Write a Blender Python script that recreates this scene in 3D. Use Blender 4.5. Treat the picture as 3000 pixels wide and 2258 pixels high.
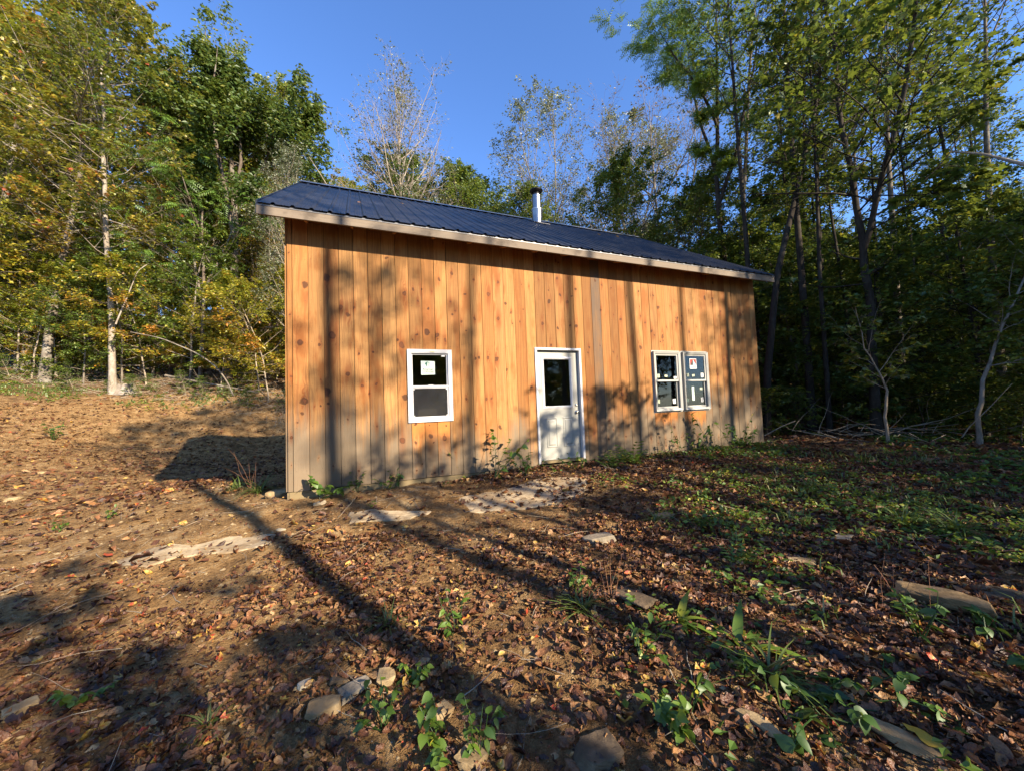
import bpy, math, random
import numpy as np
from mathutils import Matrix, Vector

SC = bpy.context.scene
COL = SC.collection
for o in list(bpy.data.objects):
    bpy.data.objects.remove(o)
R = math.radians

# ------------------------------------------------------------------ camera
F_PX, CAM_PITCH, CAM_ROLL, EYE = 1114.94, 0.0515, 0.0370, 1.6
cam_d = bpy.data.cameras.new('camera')
cam = bpy.data.objects.new('camera', cam_d)
COL.objects.link(cam)
SC.camera = cam
cam_d.sensor_fit = 'HORIZONTAL'
cam_d.sensor_width = 36.0
cam_d.lens = F_PX / 3000 * 36
cam_d.clip_end = 2000
cam_d.clip_start = 0.05
_fw = np.array([0, math.cos(CAM_PITCH), math.sin(CAM_PITCH)])
_up0 = np.array([0, -math.sin(CAM_PITCH), math.cos(CAM_PITCH)])
_rt0 = np.array([1.0, 0, 0])
_rt = _rt0 * math.cos(CAM_ROLL) - _up0 * math.sin(CAM_ROLL)
_up = _rt0 * math.sin(CAM_ROLL) + _up0 * math.cos(CAM_ROLL)
m = Matrix.Identity(4)
for i in range(3):
    m[i][0], m[i][1], m[i][2] = _rt[i], _up[i], -_fw[i]
m.translation = (0, 0, EYE)
cam.matrix_world = m

# ------------------------------------------------------------------ light
SUN_AZ, SUN_EL = 131.0, 25.5          # clockwise from +Y, and elevation, degrees
world = bpy.data.worlds.new('World')
SC.world = world
world.use_nodes = True
wn = world.node_tree
wn.nodes.clear()
sky = wn.nodes.new('ShaderNodeTexSky')
sky.sky_type = 'NISHITA'
sky.sun_disc = False
sky.sun_elevation = R(SUN_EL)
sky.sun_rotation = R(SUN_AZ)
sky.altitude = 300
sky.air_density = 1.0
sky.dust_density = 0.25
sky.ozone_density = 2.0
bg = wn.nodes.new('ShaderNodeBackground')
bg.inputs[1].default_value = 0.085
wo = wn.nodes.new('ShaderNodeOutputWorld')
hue = wn.nodes.new('ShaderNodeMix'); hue.data_type = 'RGBA'; hue.blend_type = 'MULTIPLY'
hue.inputs[0].default_value = 1.0; hue.inputs[7].default_value = (.74, 1.0, 1.42, 1)
wn.links.new(sky.outputs[0], hue.inputs[6]); wn.links.new(hue.outputs[2], bg.inputs[0])
wn.links.new(bg.outputs[0], wo.inputs[0])
sun_d = bpy.data.lights.new('sun', 'SUN')
sun_d.energy = 5.0
sun_d.angle = R(0.53)
sun_d.color = (1.0, 0.85, 0.66)
sun = bpy.data.objects.new('sun', sun_d)
COL.objects.link(sun)
SUNV = Vector((math.sin(R(SUN_AZ)) * math.cos(R(SUN_EL)), math.cos(R(SUN_AZ)) * math.cos(R(SUN_EL)), math.sin(R(SUN_EL))))
sun.rotation_euler = SUNV.to_track_quat('Z', 'Y').to_euler()
SC.view_settings.view_transform = 'Standard'
SC.view_settings.look = 'None'
SC.view_settings.exposure = 1.6
SC.view_settings.gamma = 1.0
SC.view_settings.use_curve_mapping = False
SC.cycles.max_bounces = 7
SC.cycles.diffuse_bounces = 4
SC.cycles.glossy_bounces = 3
SC.cycles.transmission_bounces = 4
SC.cycles.transparent_max_bounces = 8
SC.cycles.sample_clamp_indirect = 4.0
SC.cycles.use_denoising = True

# ------------------------------------------------------------------ helpers
def rng(seed):
    return np.random.default_rng(seed)

def mesh_from(name, V, quads=None, tris=None, mat=None, attr=None, smooth=False):
    """numpy arrays -> mesh. attr: dict of name -> per-face float"""
    me = bpy.data.meshes.new(name)
    V = np.asarray(V, np.float32).reshape(-1, 3)
    quads = np.zeros((0, 4), np.int32) if quads is None else np.asarray(quads, np.int32).reshape(-1, 4)
    tris = np.zeros((0, 3), np.int32) if tris is None else np.asarray(tris, np.int32).reshape(-1, 3)
    nq, nt = len(quads), len(tris)
    me.vertices.add(len(V))
    me.vertices.foreach_set('co', V.ravel())
    me.loops.add(nq * 4 + nt * 3)
    me.loops.foreach_set('vertex_index', np.concatenate([quads.ravel(), tris.ravel()]).astype(np.int32))
    me.polygons.add(nq + nt)
    st = np.concatenate([np.arange(nq) * 4, nq * 4 + np.arange(nt) * 3]).astype(np.int32)
    me.polygons.foreach_set('loop_start', st)
    me.polygons.foreach_set('use_smooth', np.full(nq + nt, bool(smooth)))
    me.update(calc_edges=True)
    me.validate()
    if attr:
        for k, v in attr.items():
            a = me.attributes.new(k, 'FLOAT', 'FACE')
            a.data.foreach_set('value', np.asarray(v, np.float32))
    if mat:
        me.materials.append(mat)
    return me

def link(name, me, parent=None, loc=None, rot=None, scale=None):
    o = bpy.data.objects.new(name, me)
    COL.objects.link(o)
    if parent: o.parent = parent
    if loc is not None: o.location = loc
    if rot is not None: o.rotation_euler = rot
    if scale is not None: o.scale = scale if hasattr(scale, '__len__') else (scale,) * 3
    return o

def tag(o, label=None, cat=None, group=None, kind=None):
    if label: o['label'] = label
    if cat: o['category'] = cat
    if group: o['group'] = group
    if kind: o['kind'] = kind
    return o

def empty(name, loc=(0, 0, 0), rz=0.0, rot=None):
    o = bpy.data.objects.new(name, None)
    COL.objects.link(o)
    o.empty_display_size = .2
    o.location = loc
    o.rotation_euler = rot if rot else (0, 0, rz)
    return o

class MB:
    """collects boxes and free polygons into one mesh"""
    def __init__(s): s.v, s.q, s.t = [], [], []
    def box(s, x0, x1, y0, y1, z0, z1):
        b = len(s.v)
        s.v += [(x, y, z) for z in (z0, z1) for y in (y0, y1) for x in (x0, x1)]
        for f in ((0, 2, 3, 1), (4, 5, 7, 6), (0, 1, 5, 4), (2, 6, 7, 3), (0, 4, 6, 2), (1, 3, 7, 5)):
            s.q.append(tuple(b + i for i in f))
        return s
    def hexa(s, p):            # 8 points in the same order as box
        b = len(s.v); s.v += [tuple(q) for q in p]
        for f in ((0, 2, 3, 1), (4, 5, 7, 6), (0, 1, 5, 4), (2, 6, 7, 3), (0, 4, 6, 2), (1, 3, 7, 5)):
            s.q.append(tuple(b + i for i in f))
        return s
    def bevel_frame(s, x0, x1, z0, z1, w, y0, y1, yi=None):
        """picture frame: outer rect, width w, front y0, back y1; yi = front y of inner edge (slope)"""
        yi = y0 if yi is None else yi
        o = [(x0, z0), (x1, z0), (x1, z1), (x0, z1)]
        n = [(x0 + w, z0 + w), (x1 - w, z0 + w), (x1 - w, z1 - w), (x0 + w, z1 - w)]
        b = len(s.v)
        for (x, z) in o: s.v += [(x, y0, z), (x, y1, z)]
        for (x, z) in n: s.v += [(x, yi, z), (x, y1, z)]
        for i in range(4):
            j = (i + 1) % 4
            of, ob, jf, jb = b + 2 * i, b + 2 * i + 1, b + 2 * j, b + 2 * j + 1
            nf, nb, mf, mb = 8 + of, 8 + ob, 8 + jf, 8 + jb
            s.q += [(of, jf, mf, nf), (of, ob, jb, jf), (nf, mf, mb, nb), (ob, nb, mb, jb)]
        return s
    def lathe(s, prof, n, c=(0, 0), axis='z'):
        b = len(s.v)
        for (r, h) in prof:
            for k in range(n):
                a = 2 * math.pi * k / n
                if axis == 'z': s.v.append((c[0] + r * math.cos(a), c[1] + r * math.sin(a), h))
                else: s.v.append((c[0] + r * math.cos(a), h, c[1] + r * math.sin(a)))
        for i in range(len(prof) - 1):
            for k in range(n):
                s.q.append((b + i * n + k, b + i * n + (k + 1) % n, b + (i + 1) * n + (k + 1) % n, b + (i + 1) * n + k))
        return s
    def build(s, name, mat, parent=None, loc=None, rot=None, smooth=False):
        me = mesh_from(name, s.v, s.q, s.t, mat, smooth=smooth)
        return link(name, me, parent, loc, rot)

# ------------------------------------------------------------------ material helpers
class NT:
    def __init__(s, name):
        s.m = bpy.data.materials.new(name); s.m.use_nodes = True
        s.t = s.m.node_tree; s.t.nodes.clear()
        s.out = s.t.nodes.new('ShaderNodeOutputMaterial')
    def n(s, typ, **kw):
        nd = s.t.nodes.new('ShaderNode' + typ)
        for k, v in kw.items(): setattr(nd, k, v)
        return nd
    def set(s, sock, v):
        if isinstance(v, bpy.types.NodeSocket): s.t.links.new(v, sock)
        elif v is not None: sock.default_value = v
    def math(s, op, a, b=None, c=None, clamp=False):
        nd = s.n('Math', operation=op, use_clamp=clamp)
        s.set(nd.inputs[0], a)
        if b is not None: s.set(nd.inputs[1], b)
        if c is not None: s.set(nd.inputs[2], c)
        return nd.outputs[0]
    def noise(s, vec, scale, detail=3, rough=.55, dist=0, dims='3D', w=None):
        nd = s.n('TexNoise', noise_dimensions=dims)
        if vec is not None: s.set(nd.inputs['Vector'], vec)
        nd.inputs['Scale'].default_value = scale; nd.inputs['Detail'].default_value = detail
        nd.inputs['Roughness'].default_value = rough; nd.inputs['Distortion'].default_value = dist
        return nd.outputs['Fac']
    def mapr(s, v, a, b, c=0., d=1., smooth=False):
        nd = s.n('MapRange', interpolation_type='SMOOTHSTEP' if smooth else 'LINEAR')
        s.set(nd.inputs[0], v)
        for i, x in enumerate((a, b, c, d)): s.set(nd.inputs[i + 1], x)
        return nd.outputs[0]
    def mix(s, f, a, b, mode='MIX'):
        nd = s.n('Mix', data_type='RGBA', blend_type=mode)
        s.set(nd.inputs[0], f)
        s.set(nd.inputs[6], (*a, 1) if isinstance(a, tuple) and len(a) == 3 else a)
        s.set(nd.inputs[7], (*b, 1) if isinstance(b, tuple) and len(b) == 3 else b)
        return nd.outputs[2]
    def ramp(s, f, stops, interp='LINEAR'):
        nd = s.n('ValToRGB'); s.set(nd.inputs[0], f)
        cr = nd.color_ramp; cr.interpolation = interp
        while len(cr.elements) < len(stops): cr.elements.new(.5)
        for e, (p, c) in zip(cr.elements, stops): e.position = p; e.color = (*c, 1)
        return nd.outputs[0]
    def attr(s, name, typ='GEOMETRY'):
        nd = s.n('Attribute', attribute_name=name, attribute_type=typ)
        return nd
    def comb(s, x=0., y=0., z=0.):
        nd = s.n('CombineXYZ')
        for i, v in enumerate((x, y, z)): s.set(nd.inputs[i], v)
        return nd.outputs[0]
    def sep(s, v):
        nd = s.n('SeparateXYZ'); s.set(nd.inputs[0], v); return nd.outputs
    def bump(s, h, strength=.3, dist=.01):
        nd = s.n('Bump'); nd.inputs['Strength'].default_value = strength; nd.inputs['Distance'].default_value = dist
        s.set(nd.inputs['Height'], h); return nd.outputs[0]
    def princ(s, color, rough=.7, metal=0., normal=None, spec=.5, coat=0.):
        nd = s.n('BsdfPrincipled')
        s.set(nd.inputs['Base Color'], (*color[:3], 1) if isinstance(color, tuple) else color)
        s.set(nd.inputs['Roughness'], rough); nd.inputs['Metallic'].default_value = metal
        nd.inputs['Specular IOR Level'].default_value = spec
        if coat: nd.inputs['Coat Weight'].default_value = coat
        if normal is not None: s.set(nd.inputs['Normal'], normal)
        s.t.links.new(nd.outputs[0], s.out.inputs[0]); return nd

def simple(name, color, rough=.6, metal=0., spec=.5, nscale=0, namp=.15, bump=0.):
    t = NT(name); col = (*color, 1); nrm = None
    if nscale:
        tc = t.n('TexCoord').outputs['Object']
        f = t.noise(tc, nscale, 4)
        col = t.mix(f, tuple(c * (1 - namp) for c in color), tuple(min(1, c * (1 + namp)) for c in color))
        if bump: nrm = t.bump(f, bump, .01)
    t.princ(col, rough, metal, nrm, spec)
    return t.m

# ------------------------------------------------------------------ terrain
CTRL = np.array([
 (0,0,0),(-3,0,-.08),(3,0,.02),(0,2.5,.05),(3,3,.14),(-3,3,.05),(6,4,.12),(-6,5,.0),(-5,2,-.1),(9,3,.05),(-9,4,-.05),(1.5,5.5,.34),
 (-3.2,5.1,.36),(-1.4,5.8,.40),(.6,6.5,.44),(2.8,7.4,.47),(6.1,8.9,.46),(-3.6,5.6,.38),(-6.5,8,.30),(-5,7,.34),(-8.5,7.5,.0),(-5,10,.15),(-6,13,.3),
 (0,10,.5),(3,13,.5),(7.5,12,.45),(3,17,.7),(-6.5,11.5,-.05),
 (-10.2,10.8,-.15),(-12.6,13.9,-.14),(-15.5,17.5,.2),(-14.4,18.1,.7),(-13.4,19.4,.45),(-11.7,19.7,.5),(-8,20.3,.6),(-5,20,.7),
 (-20,21,2.7),(-16,22,2.75),(-11,22.7,2.8),(-6,23.5,2.9),(0,24,2.9),(-17,17.3,.7),(-20,17,1.5),(-16,14,.3),(-12,9,.0),(-22,14,1.5),(-16,8,.4),
 (-33,30,6.5),(-15,33,6.5),(0,36,6.5),(12,26,2.0),(20,40,5),(7,16,.6),(10,12,.42),(12,8.5,.15),(9.5,7,.25),(16,10,.1),(20,5,-.2),
 (30,15,.2),(40,40,3),(20,24,1.2),(12,2,-.1),(10,-5,-.3),(0,-10,-.6),(-10,-5,-.4),(-15,2,.1),(-60,60,17),(-10,80,19),(60,60,7),
 (60,-30,-3),(-60,-30,0),(0,-60,-4),(-60,10,7),(-30,10,3.2)], float)
def _k(r2):
    return np.where(r2 > 1e-12, r2 * np.log(np.maximum(r2, 1e-12)) * .5, 0)
_d2 = ((CTRL[:, None, :2] - CTRL[None, :, :2]) ** 2).sum(-1)
_n = len(CTRL)
_A = np.zeros((_n + 3, _n + 3))
_A[:_n, :_n] = _k(_d2) + np.eye(_n) * .25
_A[:_n, _n] = 1; _A[:_n, _n + 1:] = CTRL[:, :2]
_A[_n, :_n] = 1; _A[_n + 1:, :_n] = CTRL[:, :2].T
_w = np.linalg.solve(_A, np.concatenate([CTRL[:, 2], np.zeros(3)]))

_pr = rng(5)
_perm = _pr.random((64, 64))
def vnoise(x, y):
    xi, yi = np.floor(x).astype(int), np.floor(y).astype(int)
    fx, fy = x - xi, y - yi
    fx = fx * fx * (3 - 2 * fx); fy = fy * fy * (3 - 2 * fy)
    g = lambda a, b: _perm[a % 64, b % 64]
    return (g(xi, yi) * (1 - fx) + g(xi + 1, yi) * fx) * (1 - fy) + (g(xi, yi + 1) * (1 - fx) + g(xi + 1, yi + 1) * fx) * fy - .5
TH = math.pi / 2 - 1.181                          # the cabin's turn about Z
CORNER = np.array([-3.178, 5.3717]); BASE_Z = EYE - 1.0915
CU = np.array([math.sin(1.181), math.cos(1.181)]); CI = np.array([-math.cos(1.181), math.sin(1.181)])
def height(x, y, fine=True):
    x = np.asarray(x, float); y = np.asarray(y, float); sh = x.shape
    xf, yf = x.ravel(), y.ravel()
    xc, yc = np.clip(xf, -140, 140), np.clip(yf, -140, 140)
    z = _w[_n] + _w[_n + 1] * xc + _w[_n + 2] * yc
    for i in range(_n):
        z = z + _w[i] * _k((xc - CTRL[i, 0]) ** 2 + (yc - CTRL[i, 1]) ** 2)
    z = np.clip(z, -6, 28)
    z += .10 * vnoise(xf * .35 + 3, yf * .35) * np.clip(np.hypot(xf, yf) / 10, .25, 1) + .06 * vnoise(xf * .9, yf * .9 + 7)
    if fine:
        z += .055 * vnoise(xf * 2.7 + 11, yf * 2.7) + .016 * vnoise(xf * 7, yf * 7 + 5) + .008 * vnoise(xf * 17, yf * 17)
    # level pad under the cabin
    u = (xf - CORNER[0]) * CU[0] + (yf - CORNER[1]) * CU[1]
    v = (xf - CORNER[0]) * CI[0] + (yf - CORNER[1]) * CI[1]
    dd = np.maximum.reduce([-u, u - 9.86, -v, v - 8.1])
    lim = BASE_Z - .035
    w = np.clip((.55 - dd) / .5, 0, 1); w = w * w * (3 - 2 * w)
    near_front = np.where(v < .6, np.clip(z, lim - .08 + .06 * np.clip(u / 9, 0, 1), lim), np.minimum(z, lim - .04))
    z = z * (1 - w) + near_front * w
    return z.reshape(sh)
def hz(x, y): return float(height(np.array([x]), np.array([y]))[0])
def pix_ray(px, py):
    X2, Y2 = (px - 1500) / F_PX, (1129 - py) / F_PX
    d = _fw + _rt * X2 + _up * Y2
    return d
def spot(px, py, depth):
    """a point of the place seen at photo pixel (px, py), at the given distance along +Y"""
    d = pix_ray(px, py); return d * (depth / d[1]) + np.array([0, 0, EYE])
def ground_at(px, py):
    d = pix_ray(px, py); d = d / np.linalg.norm(d)
    t = np.concatenate([np.arange(.8, 12, .03), np.arange(12, 60, .1)])
    P = d[None] * t[:, None] + np.array([0, 0, EYE])
    below = P[:, 2] < height(P[:, 0], P[:, 1])
    i = int(np.argmax(below)) if below.any() else len(t) - 1
    return P[i]

# soil material -----------------------------------------------------------
def soil_material():
    t = NT('soil')
    geo = t.n('NewGeometry'); P = geo.outputs['Position']
    x, y, z = t.sep(P)
    big = t.noise(P, .45, 4, .6); mid = t.noise(P, 3.2, 5, .62); fine = t.noise(P, 26, 5, .65); grit = t.noise(P, 110, 3, .6)
    clay = t.ramp(t.math('ADD', t.math('MULTIPLY', mid, .55), t.math('MULTIPLY', fine, .45)),
                  [(.38, (.10, .054, .022)), (.46, (.25, .142, .054)), (.54, (.36, .212, .084)), (.64, (.48, .34, .17))])
    humus = t.ramp(t.math('ADD', t.math('MULTIPLY', mid, .5), t.math('MULTIPLY', fine, .5)),
                   [(.34, (.045, .026, .013)), (.5, (.13, .076, .036)), (.66, (.27, .165, .078))])
    # humus on the right and in the woods, clay on the cleared left
    e = t.math('ADD', t.math('MULTIPLY', x, .16), t.math('MULTIPLY', big, 2.6))
    f1 = t.mapr(e, .75, 1.9, 0, 1, True)
    up = t.mapr(t.math('ADD', z, t.math('MULTIPLY', big, 1.6)), 3.2, 4.2, 0, 1, True)
    f = t.math('MAXIMUM', t.math('MULTIPLY', f1, .80), t.math('MULTIPLY', up, .9))
    col = t.mix(f, clay, humus)
    vor = t.n('TexVoronoi'); t.set(vor.inputs['Vector'], P); vor.inputs['Scale'].default_value = 38
    peb = t.mapr(vor.outputs['Distance'], .12, .22, 1, 0, True)
    rv = t.sep(vor.outputs['Color'])[0]
    peb = t.math('MULTIPLY', peb, t.mapr(rv, .72, .74))
    col = t.mix(t.math('MULTIPLY', peb, .8), col, t.mix(rv, (.42, .33, .20), (.62, .54, .40)))
    hgt = t.math('ADD', t.math('ADD', t.math('MULTIPLY', fine, .8), t.math('MULTIPLY', mid, 1.2)), t.math('ADD', t.math('MULTIPLY', grit, .35), t.math('MULTIPLY', peb, .35)))
    t.princ(col, .95, 0, t.bump(hgt, 1., .10), .15)
    return t.m
M_SOIL = soil_material()

def build_ground():
    # graded grid: fine near the camera, coarse far away
    def axis(lo, hi, fine0, fine1, step):
        a = list(np.arange(fine0, fine1 + 1e-6, step)); s = step; p = fine1
        while p < hi: s *= 1.12; p += s; a.append(p)
        s = step; p = fine0
        while p > lo: s *= 1.12; p -= s; a.insert(0, p)
        return np.array(a)
    xs = axis(-400, 400, -11, 11, .075); ys = axis(-400, 400, .5, 13, .075)
    X, Y = np.meshgrid(xs, ys)
    Z = height(X, Y)
    nx, ny = len(xs), len(ys)
    V = np.stack([X, Y, Z], -1).reshape(-1, 3)
    i = np.arange(ny - 1)[:, None] * nx + np.arange(nx - 1)[None]
    Q = np.stack([i, i + 1, i + 1 + nx, i + nx], -1).reshape(-1, 4)
    me = mesh_from('ground', V, Q, None, M_SOIL, smooth=True)
    return tag(link('ground', me), kind='structure')
GROUND = build_ground()

# ------------------------------------------------------------------ wood
def wood_material(name='pine_board', nk=5):
    # one knot as a node group: bends the grain, darkens the core, warms the halo
    g = bpy.data.node_groups.new('knot_' + name, 'ShaderNodeTree')
    for nm, io in (('P', 'INPUT'), ('K', 'INPUT')):
        g.interface.new_socket(nm, in_out=io, socket_type='NodeSocketVector')
    for nm in ('core', 'halo', 'shift', 'ring'):
        g.interface.new_socket(nm, in_out='OUTPUT', socket_type='NodeSocketFloat')
    gi = g.nodes.new('NodeGroupInput'); go = g.nodes.new('NodeGroupOutput')
    def mth(op, a, b=None, c=None, clamp=False):
        n = g.nodes.new('ShaderNodeMath'); n.operation = op; n.use_clamp = clamp
        for i, v in enumerate((a, b, c)):
            if v is None: continue
            if isinstance(v, bpy.types.NodeSocket): g.links.new(v, n.inputs[i])
            else: n.inputs[i].default_value = v
        return n.outputs[0]
    s1 = g.nodes.new('ShaderNodeSeparateXYZ'); g.links.new(gi.outputs[0], s1.inputs[0])
    s2 = g.nodes.new('ShaderNodeSeparateXYZ'); g.links.new(gi.outputs[1], s2.inputs[0])
    r = mth('MAXIMUM', s2.outputs[2], .004)
    dx = mth('DIVIDE', mth('SUBTRACT', s1.outputs[0], s2.outputs[0]), r)
    dz = mth('DIVIDE', mth('SUBTRACT', s1.outputs[2], s2.outputs[1]), mth('MULTIPLY', r, 1.15))
    d2 = mth('ADD', mth('MULTIPLY', dx, dx), mth('MULTIPLY', dz, dz))
    d = mth('SQRT', d2)
    on = mth('GREATER_THAN', s2.outputs[2], .005)
    core = mth('MULTIPLY', mth('SUBTRACT', 1.0, mth('MULTIPLY', mth('SUBTRACT', d, .78), 3.5, None, True), None, True), on)
    # stretched halo
    dzs = mth('MULTIPLY', dz, .34)
    d3 = mth('ADD', mth('MULTIPLY', dx, dx), mth('MULTIPLY', dzs, dzs))
    e = mth('POWER', 2.718, mth('MULTIPLY', d3, -.22))
    halo = mth('MULTIPLY', e, on)
    shift = mth('MULTIPLY', mth('MULTIPLY', mth('MULTIPLY', dx, r), e), mth('MULTIPLY', on, .92))
    ring = mth('MULTIPLY', mth('SUBTRACT', 1.0, mth('MULTIPLY', mth('ABSOLUTE', mth('SUBTRACT', d, 1.0)), 3.2), None, True), on)
    for i, v in enumerate((core, halo, shift, ring)): g.links.new(v, go.inputs[i])

    t = NT(name)
    tc = t.n('TexCoord').outputs['Object']
    x, y, z = t.sep(tc)
    seed = t.attr('seed', 'OBJECT').outputs['Fac']
    tone = t.attr('tone', 'OBJECT').outputs['Fac']
    base = t.attr('base', 'OBJECT').outputs['Fac']
    fresh = t.attr('fresh', 'OBJECT').outputs['Fac']
    old = t.attr('old', 'OBJECT').outputs['Fac']
    wn1 = t.noise(t.comb(t.math('MULTIPLY', x, 9.), seed, t.math('MULTIPLY', z, 9.)), 1., 2, .5)
    wn2 = t.noise(t.comb(t.math('MULTIPLY', x, 9.), t.math('ADD', seed, 5.), t.math('MULTIPLY', z, 9.)), 1., 2, .5)
    twarp = t.comb(t.math('ADD', x, t.math('MULTIPLY', t.math('SUBTRACT', wn1, .5), .075)), y, t.math('ADD', z, t.math('MULTIPLY', t.math('SUBTRACT', wn2, .5), .09)))
    outs = []
    for k in range(nk):
        gn = t.n('Group'); gn.node_tree = g
        # wobble so that knots are not perfect ellipses
        t.set(gn.inputs[0], twarp); t.set(gn.inputs[1], t.attr('knot%d' % k, 'OBJECT').outputs['Vector'])
        outs.append(gn.outputs)
    core = outs[0][0]; halo = outs[0][1]; shift = outs[0][2]; ring = outs[0][3]
    for o in outs[1:]:
        core = t.math('MAXIMUM', core, o[0]); halo = t.math('MAXIMUM', halo, o[1]); shift = t.math('ADD', shift, o[2]); ring = t.math('MAXIMUM', ring, o[3])
    warp = t.noise(t.comb(t.math('MULTIPLY', x, 3.), seed, t.math('MULTIPLY', z, 1.3)), 1., 3, .5)
    gx = t.math('ADD', t.math('SUBTRACT', x, shift), t.math('MULTIPLY', t.math('SUBTRACT', warp, .5), .11))
    gv = t.comb(t.math('MULTIPLY', gx, 9.), seed, t.math('MULTIPLY', z, .22))
    rings = t.math('SINE', t.math('MULTIPLY', t.noise(gv, 1., 2, .4), 70.))
    rings = t.mapr(rings, -.6, 1., 0, 1, True)
    fib = t.noise(t.comb(t.math('MULTIPLY', gx, 210.), seed, t.math('MULTIPLY', z, 4.)), 1., 4, .6)
    blot = t.noise(t.comb(t.math('MULTIPLY', x, 5.), t.math('ADD', seed, 9.), t.math('MULTIPLY', z, 1.5)), 1., 4, .6)
    c = t.mix(tone, (.30, .130, .034), (.39, .205, .068))
    dark = t.mix(tone, (.17, .071, .020), (.23, .110, .038))
    c = t.mix(t.math('MULTIPLY', rings, .6), c, dark)
    c = t.mix(t.mapr(fib, .35, .75, 0, .6), c, dark)
    c = t.mix(t.mapr(blot, .48, .68, 0, .85, True), c, (.22, .078, .017))
    c = t.mix(t.math('MULTIPLY', halo, t.mapr(rings, 0., 1., .45, .95)), c, (.20, .058, .013))
    # weathering: grey at the bottom, in streaks, more where the roof does not shelter
    hgt = t.math('ADD', z, base)
    streak = t.noise(t.comb(t.math('MULTIPLY', x, 12.), t.math('ADD', seed, 31.), t.math('MULTIPLY', z, .55)), 1., 4, .65)
    gw = t.math('ADD', t.math('MULTIPLY', t.math('SUBTRACT', 1.05, hgt), 1.25), t.math('MULTIPLY', t.math('SUBTRACT', streak, .5), 1.9))
    gw = t.math('ADD', gw, t.attr('grey', 'OBJECT').outputs['Fac'])
    gw = t.mapr(gw, -.20, .80, 0, .93, True)
    gw = t.math('MULTIPLY', gw, t.math('SUBTRACT', 1., t.math('MULTIPLY', halo, .45)))
    # rain-sheltered orange patch below a window, with a ragged lower edge
    frz = t.mapr(t.math('ADD', t.math('SUBTRACT', hgt, fresh), t.math('MULTIPLY', t.math('SUBTRACT', streak, .5), .55)), -.32, -.12, 0, 1, True)
    frz = t.math('MULTIPLY', frz, t.math('GREATER_THAN', fresh, .05))
    gw = t.math('MULTIPLY', gw, t.math('SUBTRACT', 1., frz))
    c = t.mix(t.math('MULTIPLY', frz, .75), c, (.42, .155, .035))
    grey = t.mix(fib, (.105, .080, .050), (.21, .165, .108))
    c = t.mix(gw, c, grey)
    c = t.mix(t.math('MULTIPLY', old, t.mapr(blot, .3, .6, .35, .9)), c, (.14, .10, .068))
    # faint saw marks across
    saw = t.noise(t.comb(t.math('MULTIPLY', x, 2.), seed, t.math('MULTIPLY', z, 75.)), 1., 2, .5)
    c = t.mix(t.mapr(saw, .5, .8, 0, .22), c, dark)
    kc = t.ramp(t.math('ADD', t.math('MULTIPLY', rings, .4), t.math('MULTIPLY', blot, .8)), [(.25, (.035, .014, .007)), (.8, (.12, .042, .016))])
    c = t.mix(t.math('MULTIPLY', core, t.mapr(blot, .3, .6, .65, 1.)), c, kc)
    c = t.mix(t.math('MULTIPLY', ring, t.mapr(streak, .35, .65, .45, .9)), c, (.025, .010, .005))
    h = t.math('ADD', t.math('MULTIPLY', fib, .5), t.math('ADD', t.math('MULTIPLY', rings, .4), t.math('MULTIPLY', saw, .25)))
    # nail heads, two across every 0.6 m, with a short rust streak below
    zz = t.math('SUBTRACT', t.math('FRACT', t.math('DIVIDE', t.math('ADD', hgt, t.math('MULTIPLY', seed, .0006)), .61)), .5)
    xa = t.math('SUBTRACT', t.math('ABSOLUTE', t.math('SUBTRACT', x, .102)), .062)
    nd = t.math('SQRT', t.math('ADD', t.math('POWER', t.math('MULTIPLY', zz, .61), 2.), t.math('POWER', xa, 2.)))
    c = t.mix(t.mapr(nd, .0035, .0055, .8, 0), c, (.05, .035, .028))
    val = t.attr('val', 'OBJECT').outputs['Fac']
    c = t.mix(1., c, t.comb(val, val, val), 'MULTIPLY')
    t.princ(c, .78, 0, t.bump(h, .28, .004), .25)
    return t.m
M_WOOD = wood_material()
def plain_wood(name, a, b, dark, axis='x'):
    t = NT(name); tc = t.n('TexCoord').outputs['Object']; x, y, z = t.sep(tc)
    v = t.comb(t.math('MULTIPLY', x, 1.2), t.math('MULTIPLY', y, 40.), t.math('MULTIPLY', z, 40.)) if axis == 'x' else t.comb(t.math('MULTIPLY', x, 40.), t.math('MULTIPLY', y, 40.), t.math('MULTIPLY', z, 1.2))
    f = t.noise(v, 1., 5, .6); b2 = t.noise(tc, 2.5, 4, .6)
    c = t.mix(f, a, b); c = t.mix(t.mapr(b2, .52, .7, 0, .7, True), c, dark)
    vor = t.n('TexVoronoi'); t.set(vor.inputs['Vector'], t.comb(t.math('MULTIPLY', x, .9), 0., t.math('MULTIPLY', z, 7.))); vor.inputs['Scale'].default_value = 2.2
    c = t.mix(t.mapr(vor.outputs['Distance'], .05, .11, .75, 0, True), c, (.10, .06, .035))
    t.princ(c, .82, 0, t.bump(f, .3, .005), .2)
    return t.m
M_FASCIA = plain_wood('weathered_fascia', (.22, .18, .135), (.125, .098, .073), (.055, .043, .033))
M_RAFTER = plain_wood('rafter_pine', (.50, .26, .11), (.38, .18, .07), (.30, .13, .05), 'y')
M_SKIRT = plain_wood('treated_skirt', (.22, .165, .085), (.16, .12, .062), (.11, .085, .048))
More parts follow.
